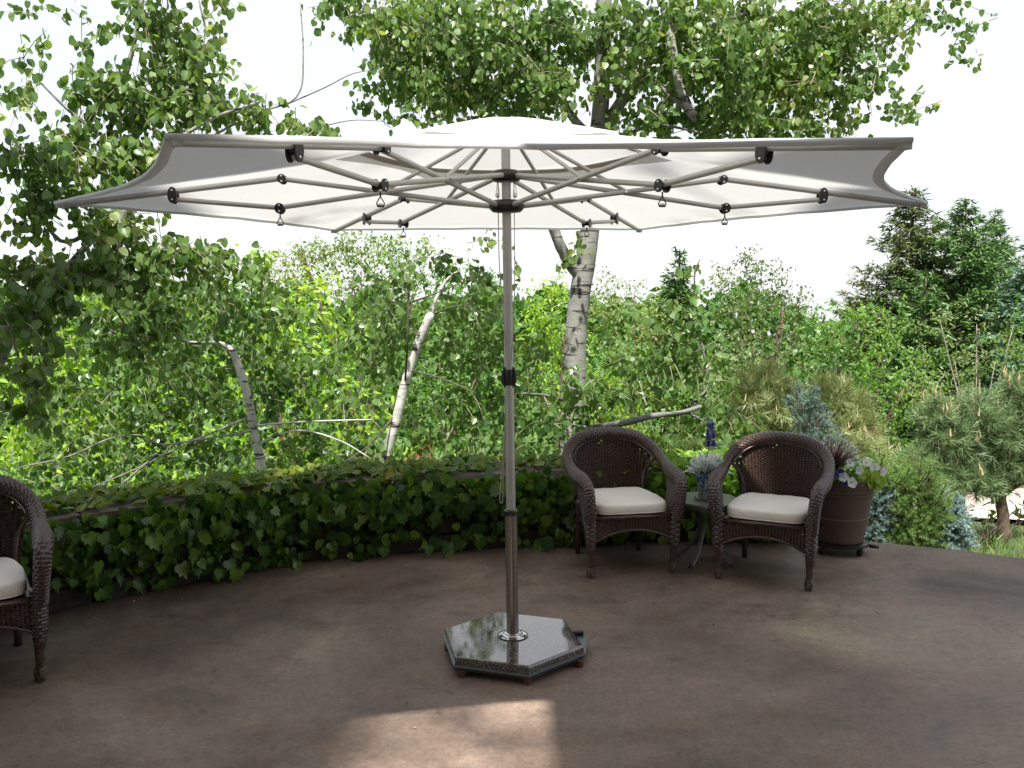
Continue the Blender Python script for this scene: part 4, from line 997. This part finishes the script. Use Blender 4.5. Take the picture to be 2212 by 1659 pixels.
def leaning_aspens():
    Y = 7.4; k = Y/FPX
    b = P(570, 1060, Y)
    t = put_tree('aspen_tree', 'slender aspen with sunlit-toned bark bending to the left at its snapped top behind the wall', (b.x, Y, gz(b.x, Y)))
    limb(t, [Vector((b.x+.02, Y, -.5)), P(567, 1025, Y), P(550, 940, Y), P(538, 870, Y), P(520, 805, Y), P(500, 750, Y)], 11*k, 8*k, M['bark_sunlit'], 'trunk', 12)
    for pts, r in (([P(500, 752, Y), P(470, 740, Y), P(420, 740, Y-.2), P(370, 728, Y-.3), P(340, 700, Y-.3)], 5), 
                   ([P(545, 920, Y), P(640, 912, Y-.3), P(740, 908, Y-.5), P(830, 906, Y-.5)], 2.6), ([P(550, 930, Y), P(430, 950, Y-.4), P(350, 960, Y-.6), P(300, 940, Y-.7), P(230, 950, Y-.8), P(150, 985, Y-.9), (P(40, 1010, Y-1))], 2.4),
                   ([P(540, 900, Y), P(400, 960, Y-.3), P(300, 1010, Y-.5), P(180, 1060, Y-.8)], 2.4), ([P(555, 960, Y), P(640, 930, Y-.3), P(730, 950, Y-.4), P(800, 990, Y-.4)], 2.6), ([P(340, 980, Y-.5), P(270, 1040, Y-.6), P(220, 1080, Y-.7), P(110, 1085, Y-1)], 2.6)):
        limb(t, pts, r*k, r*.4*k, M['bark_sunlit'] if r > 2.5 else M['gray_twig'], 'branch', 7)
    cl = [(220, 700, 90, 80), (330, 640, 90, 60), (300, 780, 100, 80), (430, 640, 90, 60), (420, 790, 90, 70), (520, 660, 80, 60), (560, 760, 80, 60), (620, 690, 70, 60), (180, 860, 100, 60), (300, 890, 100, 50), (430, 880, 90, 60), (600, 850, 80, 70), (160, 960, 110, 50), (300, 990, 110, 45), (450, 990, 110, 40), (620, 960, 100, 50), (80, 1030, 90, 40), (650, 1000, 90, 30), (80, 900, 70, 50), (480, 560, 70, 40), (560, 600, 60, 50), (380, 700, 80, 60), (240, 1040, 110, 30), (660, 790, 60, 60)]
    CL = [clump(u, v, a, b_, Y+.75-.65*random.random(), int(a*b_*PI/85), ry=.55) for u, v, a, b_ in cl]
    pos, R, s, tt, tw = twiggy(CL, .056, .32, 10, .75, dens=1.1); tt = tt*.72  # leaf tint lowered, shade of the tree crown put into the colour
    foliage(t, T_ASPEN, 'aspen', M['aspen'], pos, R, s, tt); twigs_obj(t, tw, M['twig'], .003)
    b = P(835, 1060, Y+.2); Y2 = Y+.2
    t = put_tree('aspen_tree', 'slender aspen with sunlit-toned bark leaning right behind the wall, between bent aspen and umbrella pole', (b.x, Y2, gz(b.x, Y2)))
    limb(t, [Vector((b.x, Y2, -.5)), P(835, 1000, Y2), P(857, 905, Y2), P(875, 830, Y2), P(900, 750, Y2), P(932, 675, Y2)], 12*k, 9.5*k, M['bark_sunlit'], 'trunk', 12)
    for pts, r in (([P(930, 680, Y2), P(945, 640, Y2), P(965, 605, Y2), P(990, 585, Y2)], 5), ([P(875, 830, Y2), P(880, 740, Y2-.3), P(882, 640, Y2-.3), P(878, 590, Y2-.3)], 2.6), ([P(890, 800, Y2), P(960, 820, Y2-.2), P(1030, 850, Y2-.3)], 2.6), ([P(882, 655, Y2-.3), P(950, 630, Y2-.3), P(1020, 600, Y2-.3)], 2),
                   ([P(850, 900, Y2), P(800, 960, Y2-.3), P(740, 1000, Y2-.5)], 2.4), ([P(930, 680, Y2), P(1000, 660, Y2-.2), P(1060, 690, Y2-.3)], 2.2)):
        limb(t, pts, r*k, r*.4*k, M['bark_sunlit'] if r > 4 else M['twig_dark'], 'branch', 7)
    cl = [(800, 640, 70, 55), (880, 590, 60, 40), (960, 570, 50, 30, 60), (1050, 590, 50, 40), (1020, 680, 80, 60), (770, 740, 70, 60), (820, 800, 60, 60), (980, 760, 80, 60), (1070, 760, 60, 60), (760, 880, 80, 60), (900, 900, 60, 50), (1000, 870, 90, 60), (1080, 900, 60, 70), (980, 960, 100, 50), (780, 980, 80, 40), (1090, 990, 60, 30), (1130, 830, 50, 70), (1150, 950, 60, 50), (1160, 760, 40, 50), (860, 960, 60, 50, 60), (870, 700, 60, 60)]
    CL = [clump(c[0], c[1], c[2], c[3], Y+.85-.6*random.random()+(.4 if c[0] in (870, 820, 900) else 0), (c[4] if len(c) > 4 else int(c[2]*c[3]*PI/85)), ry=.5) for c in cl]
    pos, R, s, tt, tw = twiggy(CL, .056, .32, 10, .75, dens=1.1); tt = tt*.72  # darker leaf tint here too, painting in the crown's shade
    foliage(t, T_ASPEN, 'aspen', M['aspen'], pos, R, s, tt); twigs_obj(t, tw, M['twig'], .003)
leaning_aspens()

# ---- broadleaf bushes and trees further back
def bush(name, label, cl, y, m, size, lpa, T=T_RHOMB, trunk=True, tw=True, ry=None, cat='tree', per=14, hang=.35, shell=False, tm=None, group=None):
    u0 = sum(c[0] for c in cl)/len(cl); b = P(u0, 900, y); g = gz(b.x, y)
    t = put_tree(name, label, (b.x, y, g), cat, group); k = y/FPX
    CL = [clump(c[0], c[1], c[2], c[3], y+random.uniform(-.5, .5)*k*c[2], int(c[2]*c[3]*lpa*(c[4] if len(c) > 4 else 1)), ry=ry) for c in cl]
    pos, R, s, tt, TW = twiggy(CL, size, size*7, per, hang, droop=.1)
    # a second pass of inner leaves keeps the crown dense
    nr = R[:, :, 2]; nr = norm(nr+np.array([0, -.2, .8])); R = frames(R[:, :, 1], nr)
    foliage(t, T, 'x', m, pos, R, s, tt, singles=0, name='crown')
    if tw: twigs_obj(t, TW, tm or M['twig'], size*.04, every=8)
    if trunk:
        r = .012*y*.35
        top = CL[0][0]; bb = MB()
        bb.tube(spline([Vector((b.x, y, g-.2)), Vector((b.x+.1, y, (g+b.z)/2)), Vector((u for u in CL[len(CL)//2][0]))], 4), [r]*5+[r*.6]*4, 8)
        bb.build('trunk', tm or M['bark_brown'], t, True)
        for c in CL:
            s0 = Vector((b.x+.05, y, (g+min(b.z, c[0][2]))/2)); e = Vector(list(c[0]))
            limb(t, [s0, s0.lerp(e, .5)+Vector((0, 0, -.1)), e], r*.28, r*.08, tm or M['bark_brown'], 'branch', 5, sub=3)
    return t
bush('ash_tree', 'bright yellow-green ash tree filling the gap behind the bent aspen at far left', [(150, 660, 90, 60), (120, 780, 110, 90), (240, 700, 80, 70), (60, 880, 90, 80), (180, 900, 120, 80), (60, 980, 100, 50), (260, 1010, 140, 50), (320, 860, 80, 70), (380, 960, 100, 60)], 10.5, M['lime'], .115, .040, T_OVAL)
bush('ash_tree', 'lime green ash tree in the middle distance right of the bent aspen trunk', [(420, 640, 100, 60), (520, 560, 60, 40, .7), (600, 680, 90, 70), (690, 640, 70, 60), (720, 740, 70, 70), (540, 780, 110, 80), (640, 860, 100, 60), (560, 960, 120, 60), (700, 980, 100, 50), (780, 900, 80, 70)], 11.5, M['lime'], .115, .040, T_OVAL)
bush('locust_tree', 'pale feathery locust tree showing under the canopy\'s left back edge', [(680, 545, 70, 40, 2), (760, 525, 80, 40, 2), (610, 560, 60, 45, 2), (860, 560, 70, 45, 1.6), (930, 530, 50, 30, 1.2), (850, 530, 60, 28, .9), (780, 555, 90, 30, 1.2), (650, 540, 70, 30, 1.2), (560, 600, 80, 50, 1.2), (760, 600, 100, 40, 1.5), (900, 545, 40, 30, .6), (860, 620, 80, 50), (680, 620, 80, 50), (800, 700, 120, 60), (950, 680, 90, 60)], 15, M['locust'], .075, .065)
bush('deciduous_tree', 'soft green broadleaf tree rising between leaning aspen and umbrella pole', [(860, 560, 60, 40), (940, 590, 70, 50), (1020, 600, 80, 60), (1080, 640, 50, 60), (900, 720, 90, 70), (1060, 740, 80, 60), (960, 830, 120, 80), (1100, 860, 90, 70), (860, 860, 90, 70), (1000, 950, 130, 50), (760, 800, 90, 80)], 13.5, M['ash'], .075, .065)
bush('golden_bush', 'dense golden-lime rounded bush just right of the umbrella pole', [(1190, 630, 45, 40, 1.6), (1170, 680, 50, 45, 1.5), (1220, 720, 60, 50, 1.4), (1160, 750, 50, 45, 1.3), (1210, 800, 60, 60)], 14, M['lime'], .07, .09, T_OVAL)
bush('locust_tree', 'pale blossoming locust tree right of the thick aspen trunk', [(1310, 610, 40, 35, 1.2), (1370, 630, 50, 40, 1.2), (1300, 670, 60, 50, 1.4), (1430, 660, 50, 40, 1.2), (1390, 680, 60, 40), (1340, 740, 80, 60), (1440, 740, 70, 60)], 17, M['locust'], .075, .075)
bush('golden_bush', 'golden-lime leafy bush low behind the left armchair, right of the thick trunk', [(1320, 840, 60, 45, 1.3), (1370, 860, 55, 50, 1.2), (1290, 900, 50, 45, 1.2), (1350, 930, 70, 40)], 10, M['lime'], .06, .085, T_OVAL)
bush('deciduous_tree', 'dull green shrubby tree filling the view behind the thick aspen trunk', [(1300, 780, 100, 60), (1420, 800, 90, 70), (1180, 860, 80, 70), (1250, 950, 120, 50), (1400, 940, 120, 60), (1520, 860, 90, 80), (1540, 960, 110, 50)], 12.5, M['ash'], .07, .07)
bush('olive_tree', 'loose silvery-olive tree with airy top right of the hanging aspen spray', [(1610, 555, 50, 35, 1), (1570, 600, 50, 45, 1.2), (1650, 605, 65, 50, 1.3), (1700, 640, 50, 40, 1.2), (1600, 680, 80, 60), (1690, 670, 60, 50), (1580, 760, 80, 70), (1680, 760, 90, 70), (1730, 650, 30, 40, .6), (1640, 850, 110, 60), (1560, 850, 70, 60)], 13, M['olive'], .06, .09)
bush('maple_tree', 'bright fresh-green maple in the centre of the right-hand background', [(1780, 690, 50, 35), (1850, 680, 60, 40), (1920, 690, 50, 45), (1800, 760, 80, 60), (1900, 770, 90, 70), (1960, 830, 80, 70), (1850, 850, 110, 70), (1760, 830, 60, 60), (1930, 920, 90, 60), (1830, 940, 90, 60), (2010, 760, 40, 40, .7)], 14, M['ash'], .08, .085)
bush('dying_tree', 'half-bare tree with grey twigs and sparse olive leaves before the spruces', [(2030, 690, 60, 45, .6), (2110, 700, 80, 50, .5), (2060, 770, 90, 60, .7), (2150, 780, 80, 70, .7), (2100, 850, 110, 50, .8), (2010, 830, 60, 50, .8), (2190, 850, 60, 40, .8), (2190, 700, 50, 50, .5)], 12, M['olive'], .055, .07, tm=M['gray_twig'])
bush('deciduous_tree', 'green broadleaf tree at the right edge behind the half-bare tree', [(2190, 760, 60, 60), (2210, 860, 70, 60), (2120, 880, 80, 60), (2230, 680, 50, 50), (2040, 940, 90, 50)], 16, M['ash'], .08, .08)

# far wood closing the view
def far_wood():
    n = 30000; POS = []; 
    u = rng.uniform(-200, 2400, n); hgt = 640-10*np.sin(u*.013)-14*np.sin(u*.031+1)-9*np.sin(u*.047+2)-7*np.sin(u*.11)-6*np.sin(u*.23+.5)+45*np.exp(-((u-1800)/110)**2)
    v = hgt+rng.random(n)**1.3*330; y = 26+rng.random(n)*4-(v-640)*.02
    pos = np.array([list(P(a, b, c)) for a, b, c in zip(u, v, y)])
    R = frames(rng.normal(size=(n, 3))+np.array([0, 0, -.4]), rng.normal(size=(n, 3))+np.array([0, -.6, .8]))
    o = link('far_wood', cloud_mesh('far_wood', T_RHOMB, pos, R, .28+.16*rng.random(n), rng.random(n)), M['aspen_far']); props(o, 'dense green wood closing the view far behind the garden trees', 'woodland', kind='stuff')
far_wood()

# ---- conifers
def spruce(label, u, vtop, y, hw, m, g, dens=1.0, seed=0, name='spruce_tree', group='tall spruces beyond the garden'):
    rs = np.random.default_rng(seed); top = P(u, vtop, y); base = gz(top.x, y)-.2; H = top.z-base; RW = hw*y/FPX; VZ = 250*y/FPX
    t = put_tree(name, label, (top.x, y, base), 'spruce', group)
    MB().tube([(top.x, y, base), (top.x, y, base+H*.5), (top.x, y, top.z)], [.16, .09, .012], 8).build('trunk', M['bark_brown'], t, True)
    POS = []; TIP = []; NR = []; S = []; TT = []; br = MB()
    z = .15
    while z < H*.93:
        fr = z/H; L0 = RW*min(1.25, (z/VZ)**.85+.04)
        nb = int(5+7*fr)
        for k in range(nb):
            th = rs.random()*2*PI; L = L0*(.65+.45*rs.random()); zz = top.z-z+rs.normal()*.08
            o = np.array([top.x, y, zz]); d = np.array([math.cos(th), math.sin(th), .12-.38*fr])
            tipup = np.array([0, 0, .22*L])
            nn = max(4, int(L*46*dens)); s_ = np.sort(rs.random(nn))**.8
            cen = o+d*L*s_[:, None]+tipup*(s_**2.5)[:, None]
            br.tube([Vector(o), Vector(o+d*L*.5), Vector(o+d*L+tipup)], [.02, .012, .004], 3, False)
            sd = np.array([-math.sin(th), math.cos(th), 0]); w_ = (1-s_)*L*.35+.08
            off = (rs.random(nn)*2-1)*w_; cen = cen+sd*off[:, None]+np.array([0, 0, -1])*(np.abs(off)*.35+rs.random(nn)*.05)[:, None]
            tp = d*.8+sd*np.sign(off)[:, None]*.7+rs.normal(size=(nn, 3))*.3+np.array([0, 0, -.1])
            for q in range(3):
                POS.append(cen+rs.normal(size=(nn, 3))*.035); TIP.append(tp+rs.normal(size=(nn, 3))*.35); NR.append(rs.normal(size=(nn, 3))*.6+np.array([0, 0, 1])); S.append(.085+.07*rs.random(nn)); TT.append(np.clip(rs.normal(.45, .25, nn)+.25*(s_-.5), 0, 1))
        z += .16+.10*fr
    o = link('needles', cloud_mesh('needles', T_SPRAY, np.concatenate(POS), frames(np.concatenate(TIP), np.concatenate(NR)), np.concatenate(S), np.concatenate(TT)), m, t); o['kind'] = 'stuff'
    br.build('branches', M['bark_brown'], t)['kind'] = 'stuff'
spruce('tall olive-green spruce with a ragged top behind the right canopy tip', 1975, 408, 21, 150, M['spruce_olive'], None, 1.0, 1)
spruce('tall fresh-green spruce, the middle one of the dark group at right', 2088, 432, 20, 165, M['spruce'], None, 1.1, 2)
spruce('thin dark spruce spire behind the green spruce near the right edge', 2150, 448, 26, 110, M['spruce'], None, .8, 3)
spruce('blue-green spruce cut off by the right edge of the view', 2240, 490, 18, 90, M['spruce_teal'], None, 1, 4)
spruce('small pointed green spruce standing alone beyond the hanging aspen spray', 1468, 545, 17, 70, M['spruce'], None, 1.2, 5)
spruce('low broad dark spruce filling under the tall ones at right', 2000, 600, 19, 140, M['spruce'], None, .8, 6)

def shoots(name, label, cl, y, m, nlen, n_shoots, per, sh_len, candle=0, trunk=None, cat='shrub', wid=1.0, up=.5, seed=0, spread=.9):
    """shrub or pine made of shoots: a stem wrapped in needles pointing forward"""
    rs = np.random.default_rng(seed+50); k = y/FPX
    u0 = sum(c[0] for c in cl)/len(cl); b = P(u0, 1000, y); g = gz(b.x, y)
    t = put_tree(name, label, (b.x, y, g-.05), cat); T = (T_NEEDLE[0]*np.array([wid, 1, 1]), T_NEEDLE[1])
    POS = []; TIP = []; NR = []; S = []; TT = []; cb = MB(); st = MB(); tot = sum(c[2]*c[3] for c in cl)
    for c in cl:
        n = int(n_shoots*c[2]*c[3]/tot); cen = np.array(P(c[0], c[1], y+(c[4] if len(c) > 4 else 0)))
        d = norm(rs.normal(size=(n, 3))); rad = .45+.55*rs.random((n, 1))
        p = cen+d*rad*np.array([c[2]*k, (c[2]+c[3])/2*k, c[3]*k]); a = norm(d*.9+np.array([0, -.1, up])+rs.normal(size=(n, 3))*.3)
        tone = rs.random(n)*.35
        for i in range(n):
            L = sh_len*(.7+.6*rs.random()); s_ = rs.random(per); x = norm(np.cross(a[i], rs.normal(size=3))); x2 = np.cross(a[i], x)
            th = rs.random(per)*2*PI; o = x*np.cos(th)[:, None]+x2*np.sin(th)[:, None]
            POS.append(p[i]+a[i]*L*s_[:, None]); TIP.append(a[i]*(1-spread*.5)+o*spread*(.55+.45*(1-s_))[:, None]); NR.append(o*.2+a[i]+rs.normal(size=(per, 3))*.4)
            S.append(nlen*(.7+.5*rs.random(per))); TT.append(np.clip(tone[i]+rs.normal(.35, .18, per), 0, 1))
            if i % 2 == 0: st.tube([Vector(p[i]-a[i]*L*.8), Vector(p[i]+a[i]*L)], [.004, .002], 3, False)
            if candle and rs.random() < candle and d[i][2] > -.1:
                e = Vector(p[i]+a[i]*L); cb.tube([e, e+Vector((0, 0, .035))+Vector(a[i])*.02, e+Vector((0, 0, .10))], [.007, .008, .003], 5)
    o = link('needles', cloud_mesh('needles', T, np.concatenate(POS), frames(np.concatenate(TIP), np.concatenate(NR)), np.concatenate(S), np.concatenate(TT)), m, t); o['kind'] = 'stuff'
    st.build('twigs', M['bark_brown'], t)['kind'] = 'stuff'
    if candle: cb.build('candles', M['candle'], t)['kind'] = 'stuff'
    return t
shoots('pine_tree', 'golden-tipped long-needled pine behind the right armchair', [(1655, 860, 70, 60), (1800, 880, 60, 60, .2), (1840, 950, 60, 60, .2), (1870, 1010, 50, 55), (1640, 930, 70, 50), (1800, 960, 70, 60), (1480, 985, 60, 16)], 8.6, M['pine_gold'], .13, 800, 36, .10, .22, cat='pine tree', wid=.75, up=.6, seed=1)
shoots('blue_spruce', 'upright blue spruce top poking up behind the right armchair', [(1735, 870, 26, 32), (1750, 910, 34, 30), (1770, 955, 40, 35), (1800, 1000, 50, 40)], 7.9, M['spruce_dim'], .030, 480, 50, .09, seed=2, wid=2.2, up=.45, cat='spruce')
tp = shoots('pine_tree', 'grey-green long-needled pine with a bare dark trunk at the right edge', [(2050, 950, 50, 50), (2110, 900, 34, 44), (2150, 940, 50, 50), (2200, 870, 34, 50), (1995, 1010, 50, 34), (2060, 1030, 60, 36), (2120, 1040, 60, 30), (2190, 1000, 50, 40), (2240, 930, 50, 60), (2020, 905, 26, 36), (2005, 1060, 34, 22), (2260, 860, 40, 50)], 7.6, M['pine'], .10, 1500, 36, .10, .14, cat='pine tree', wid=.7, up=.5, seed=3)
Yp = 7.6
limb(tp, [P(2184, 1215, Yp), P(2172, 1160, Yp), P(2166, 1110, Yp), P(2160, 1060, Yp), P(2165, 980, Yp), P(2190, 900, Yp)], .06, .03, M['bark_brown'], 'trunk', 10, jit=.2)
for e in ((2060, 1000), (2100, 1060), (2230, 1040), (2210, 940), (2010, 1030)): limb(tp, [P(2162, 1075, Yp), P((2162+e[0])/2, e[1]+10, Yp-.1), P(e[0], e[1], Yp-.1)], .025, .008, M['bark_brown'], 'branch', 6)
shoots('juniper', 'low mid-green juniper shrub right of the barrel planter at the terrace edge', [(1930, 1060, 50, 60), (1980, 1040, 45, 50), (1960, 1120, 70, 50), (1900, 1030, 26, 40), (1920, 1150, 40, 30), (2010, 1090, 40, 50), (1985, 1160, 36, 26)], 6.45, M['juniper'], .030, 1300, 44, .09, seed=4, wid=1.3, up=.7)
shoots('dwarf_blue_spruce', 'pale blue dwarf spruce dome at the terrace edge right of the juniper', [(2046, 1115, 36, 44), (2056, 1160, 34, 30), (2015, 1075, 24, 26), (2020, 1150, 24, 34)], 6.7, M['spruce_blue'], .024, 1000, 60, .07, seed=5, wid=2.6, up=.25)
shoots('dwarf_blue_spruce', 'sliver of pale blue dwarf spruce between the barrel planter and the juniper', [(1892, 1110, 22, 50), (1885, 1160, 24, 24), (1905, 1080, 18, 30)], 6.4, M['spruce_blue'], .022, 420, 60, .06, seed=6, wid=2.6, up=.25)

# grass and weeds at the terrace edge, ground cover under the trees
def grasses():
    n = 9000; x = rng.uniform(3.0, 8.5, n); y = rng.uniform(5.0, 8.6, n)
    ok = (y > 8.62-.98*x+0*x) & ~((x < 2.3) & (y < 6.1)); x, y = x[ok], y[ok]; n = len(x)
    edge_ok = np.array([not inside(a, b) for a, b in zip(x, y)]); x, y = x[edge_ok], y[edge_ok]; n = len(x)
    pos = np.array([(a, b, gz(a, b)) for a, b in zip(x, y)]); R = frames(rng.normal(size=(n, 3))*np.array([.5, .5, .1])+np.array([0, 0, 1]), rng.normal(size=(n, 3)))
    T = (np.array([(-.05, 0, 0), (.05, 0, 0), (.03, .6, .08), (-.03, .6, .08), (0, 1, .25)]), np.array([(0, 1, 2), (0, 2, 3), (3, 2, 4)]))
    o = link('grass', cloud_mesh('grass', T, pos, R, .04+.07*rng.random(n)**2, rng.random(n)), M['grass']); props(o, 'rough green grass and weeds along the terrace edge at right', 'grass', kind='stuff')
    n = 14000; x = rng.uniform(-7, 6, n); y = 6.2+rng.random(n)**1.3*8
    pos = np.array([(a, b, gz(a, b)+c*.35) for a, b, c in zip(x, y, rng.random(n))]); R = frames(rng.normal(size=(n, 3))+np.array([0, -.2, .2]), rng.normal(size=(n, 3))*.6+np.array([0, -.2, 1]))
    ok = ~((x > 3.2) & (y > 8.0)) & ~((x > 1.8) & (y < 7.6))
    o = link('ground_cover', cloud_mesh('ground_cover', T_OVAL, pos[ok], R[ok], .07+.06*rng.random(n)[ok], rng.random(n)[ok]), M['ash']); props(o, 'leafy green undergrowth on the slope behind the garden wall', 'undergrowth', kind='stuff')
PE = [(6.2, 1.2), (5.4, 3.0), (4.3, 4.45), (3.70, 5.0), (3.16, 5.42), (2.83, 5.62), (2.39, 5.80), (1.9, 5.93)]
def inside(x, y):
    for (x1, y1), (x0, y0) in zip(PE, PE[1:]):
        if x0 <= x <= x1: return y < y0+(y1-y0)*(x-x0)/(x1-x0)+.03
    return x < 1.9 and y < 6.0
grasses()
def bare_shrub():
    b0 = P(2120, 1185, 7.0); t = put_tree('bare_shrub', 'leafless reddish twiggy shrub below the right-hand pine', (b0.x, 7.0, gz(b0.x, 7.0)), 'shrub')
    for k in range(26):
        a = P(2120+random.uniform(-30, 60), 1190, 7.0+random.uniform(-.2, .3)); u = 2130+random.uniform(-70, 90); e = P(u, 1090+random.uniform(-5, 60), 7.0+random.uniform(-.3, .3))
        limb(t, [a, a.lerp(e, .5)+Vector((random.uniform(-.06, .06), 0, random.uniform(-.02, .04))), e], .005, .0015, M['twig_dark'], 'branch', 4, sub=3)
bare_shrub()
# cedar fence glimpsed behind the leaning aspen
def fence():
    t = put_tree('wooden_fence', 'short run of orange cedar boards glimpsed behind the leaning aspen', tuple(P(880, 1060, 8.2)), 'fence')
    for i in range(9):
        u = 850+i*10; vt = 1010-i*7; p = P(u, vt, 8.2+i*.01); lo = P(u, 1075, 8.2+i*.01)
        MB().box(((p.x+lo.x)/2, 8.2+i*.012, (p.z+lo.z)/2), (.036, .02, p.z-lo.z), .08).build('board', M['cedar'], t)
    a, b = P(845, 1040, 8.24), P(940, 1035, 8.3); MB().tube([a, b], .02, 4).build('rail', M['cedar'], t)
fence()
print('tris', sum(len(o.data.polygons) for o in C.objects if o.type == 'MESH'), 'objs', len(C.objects))
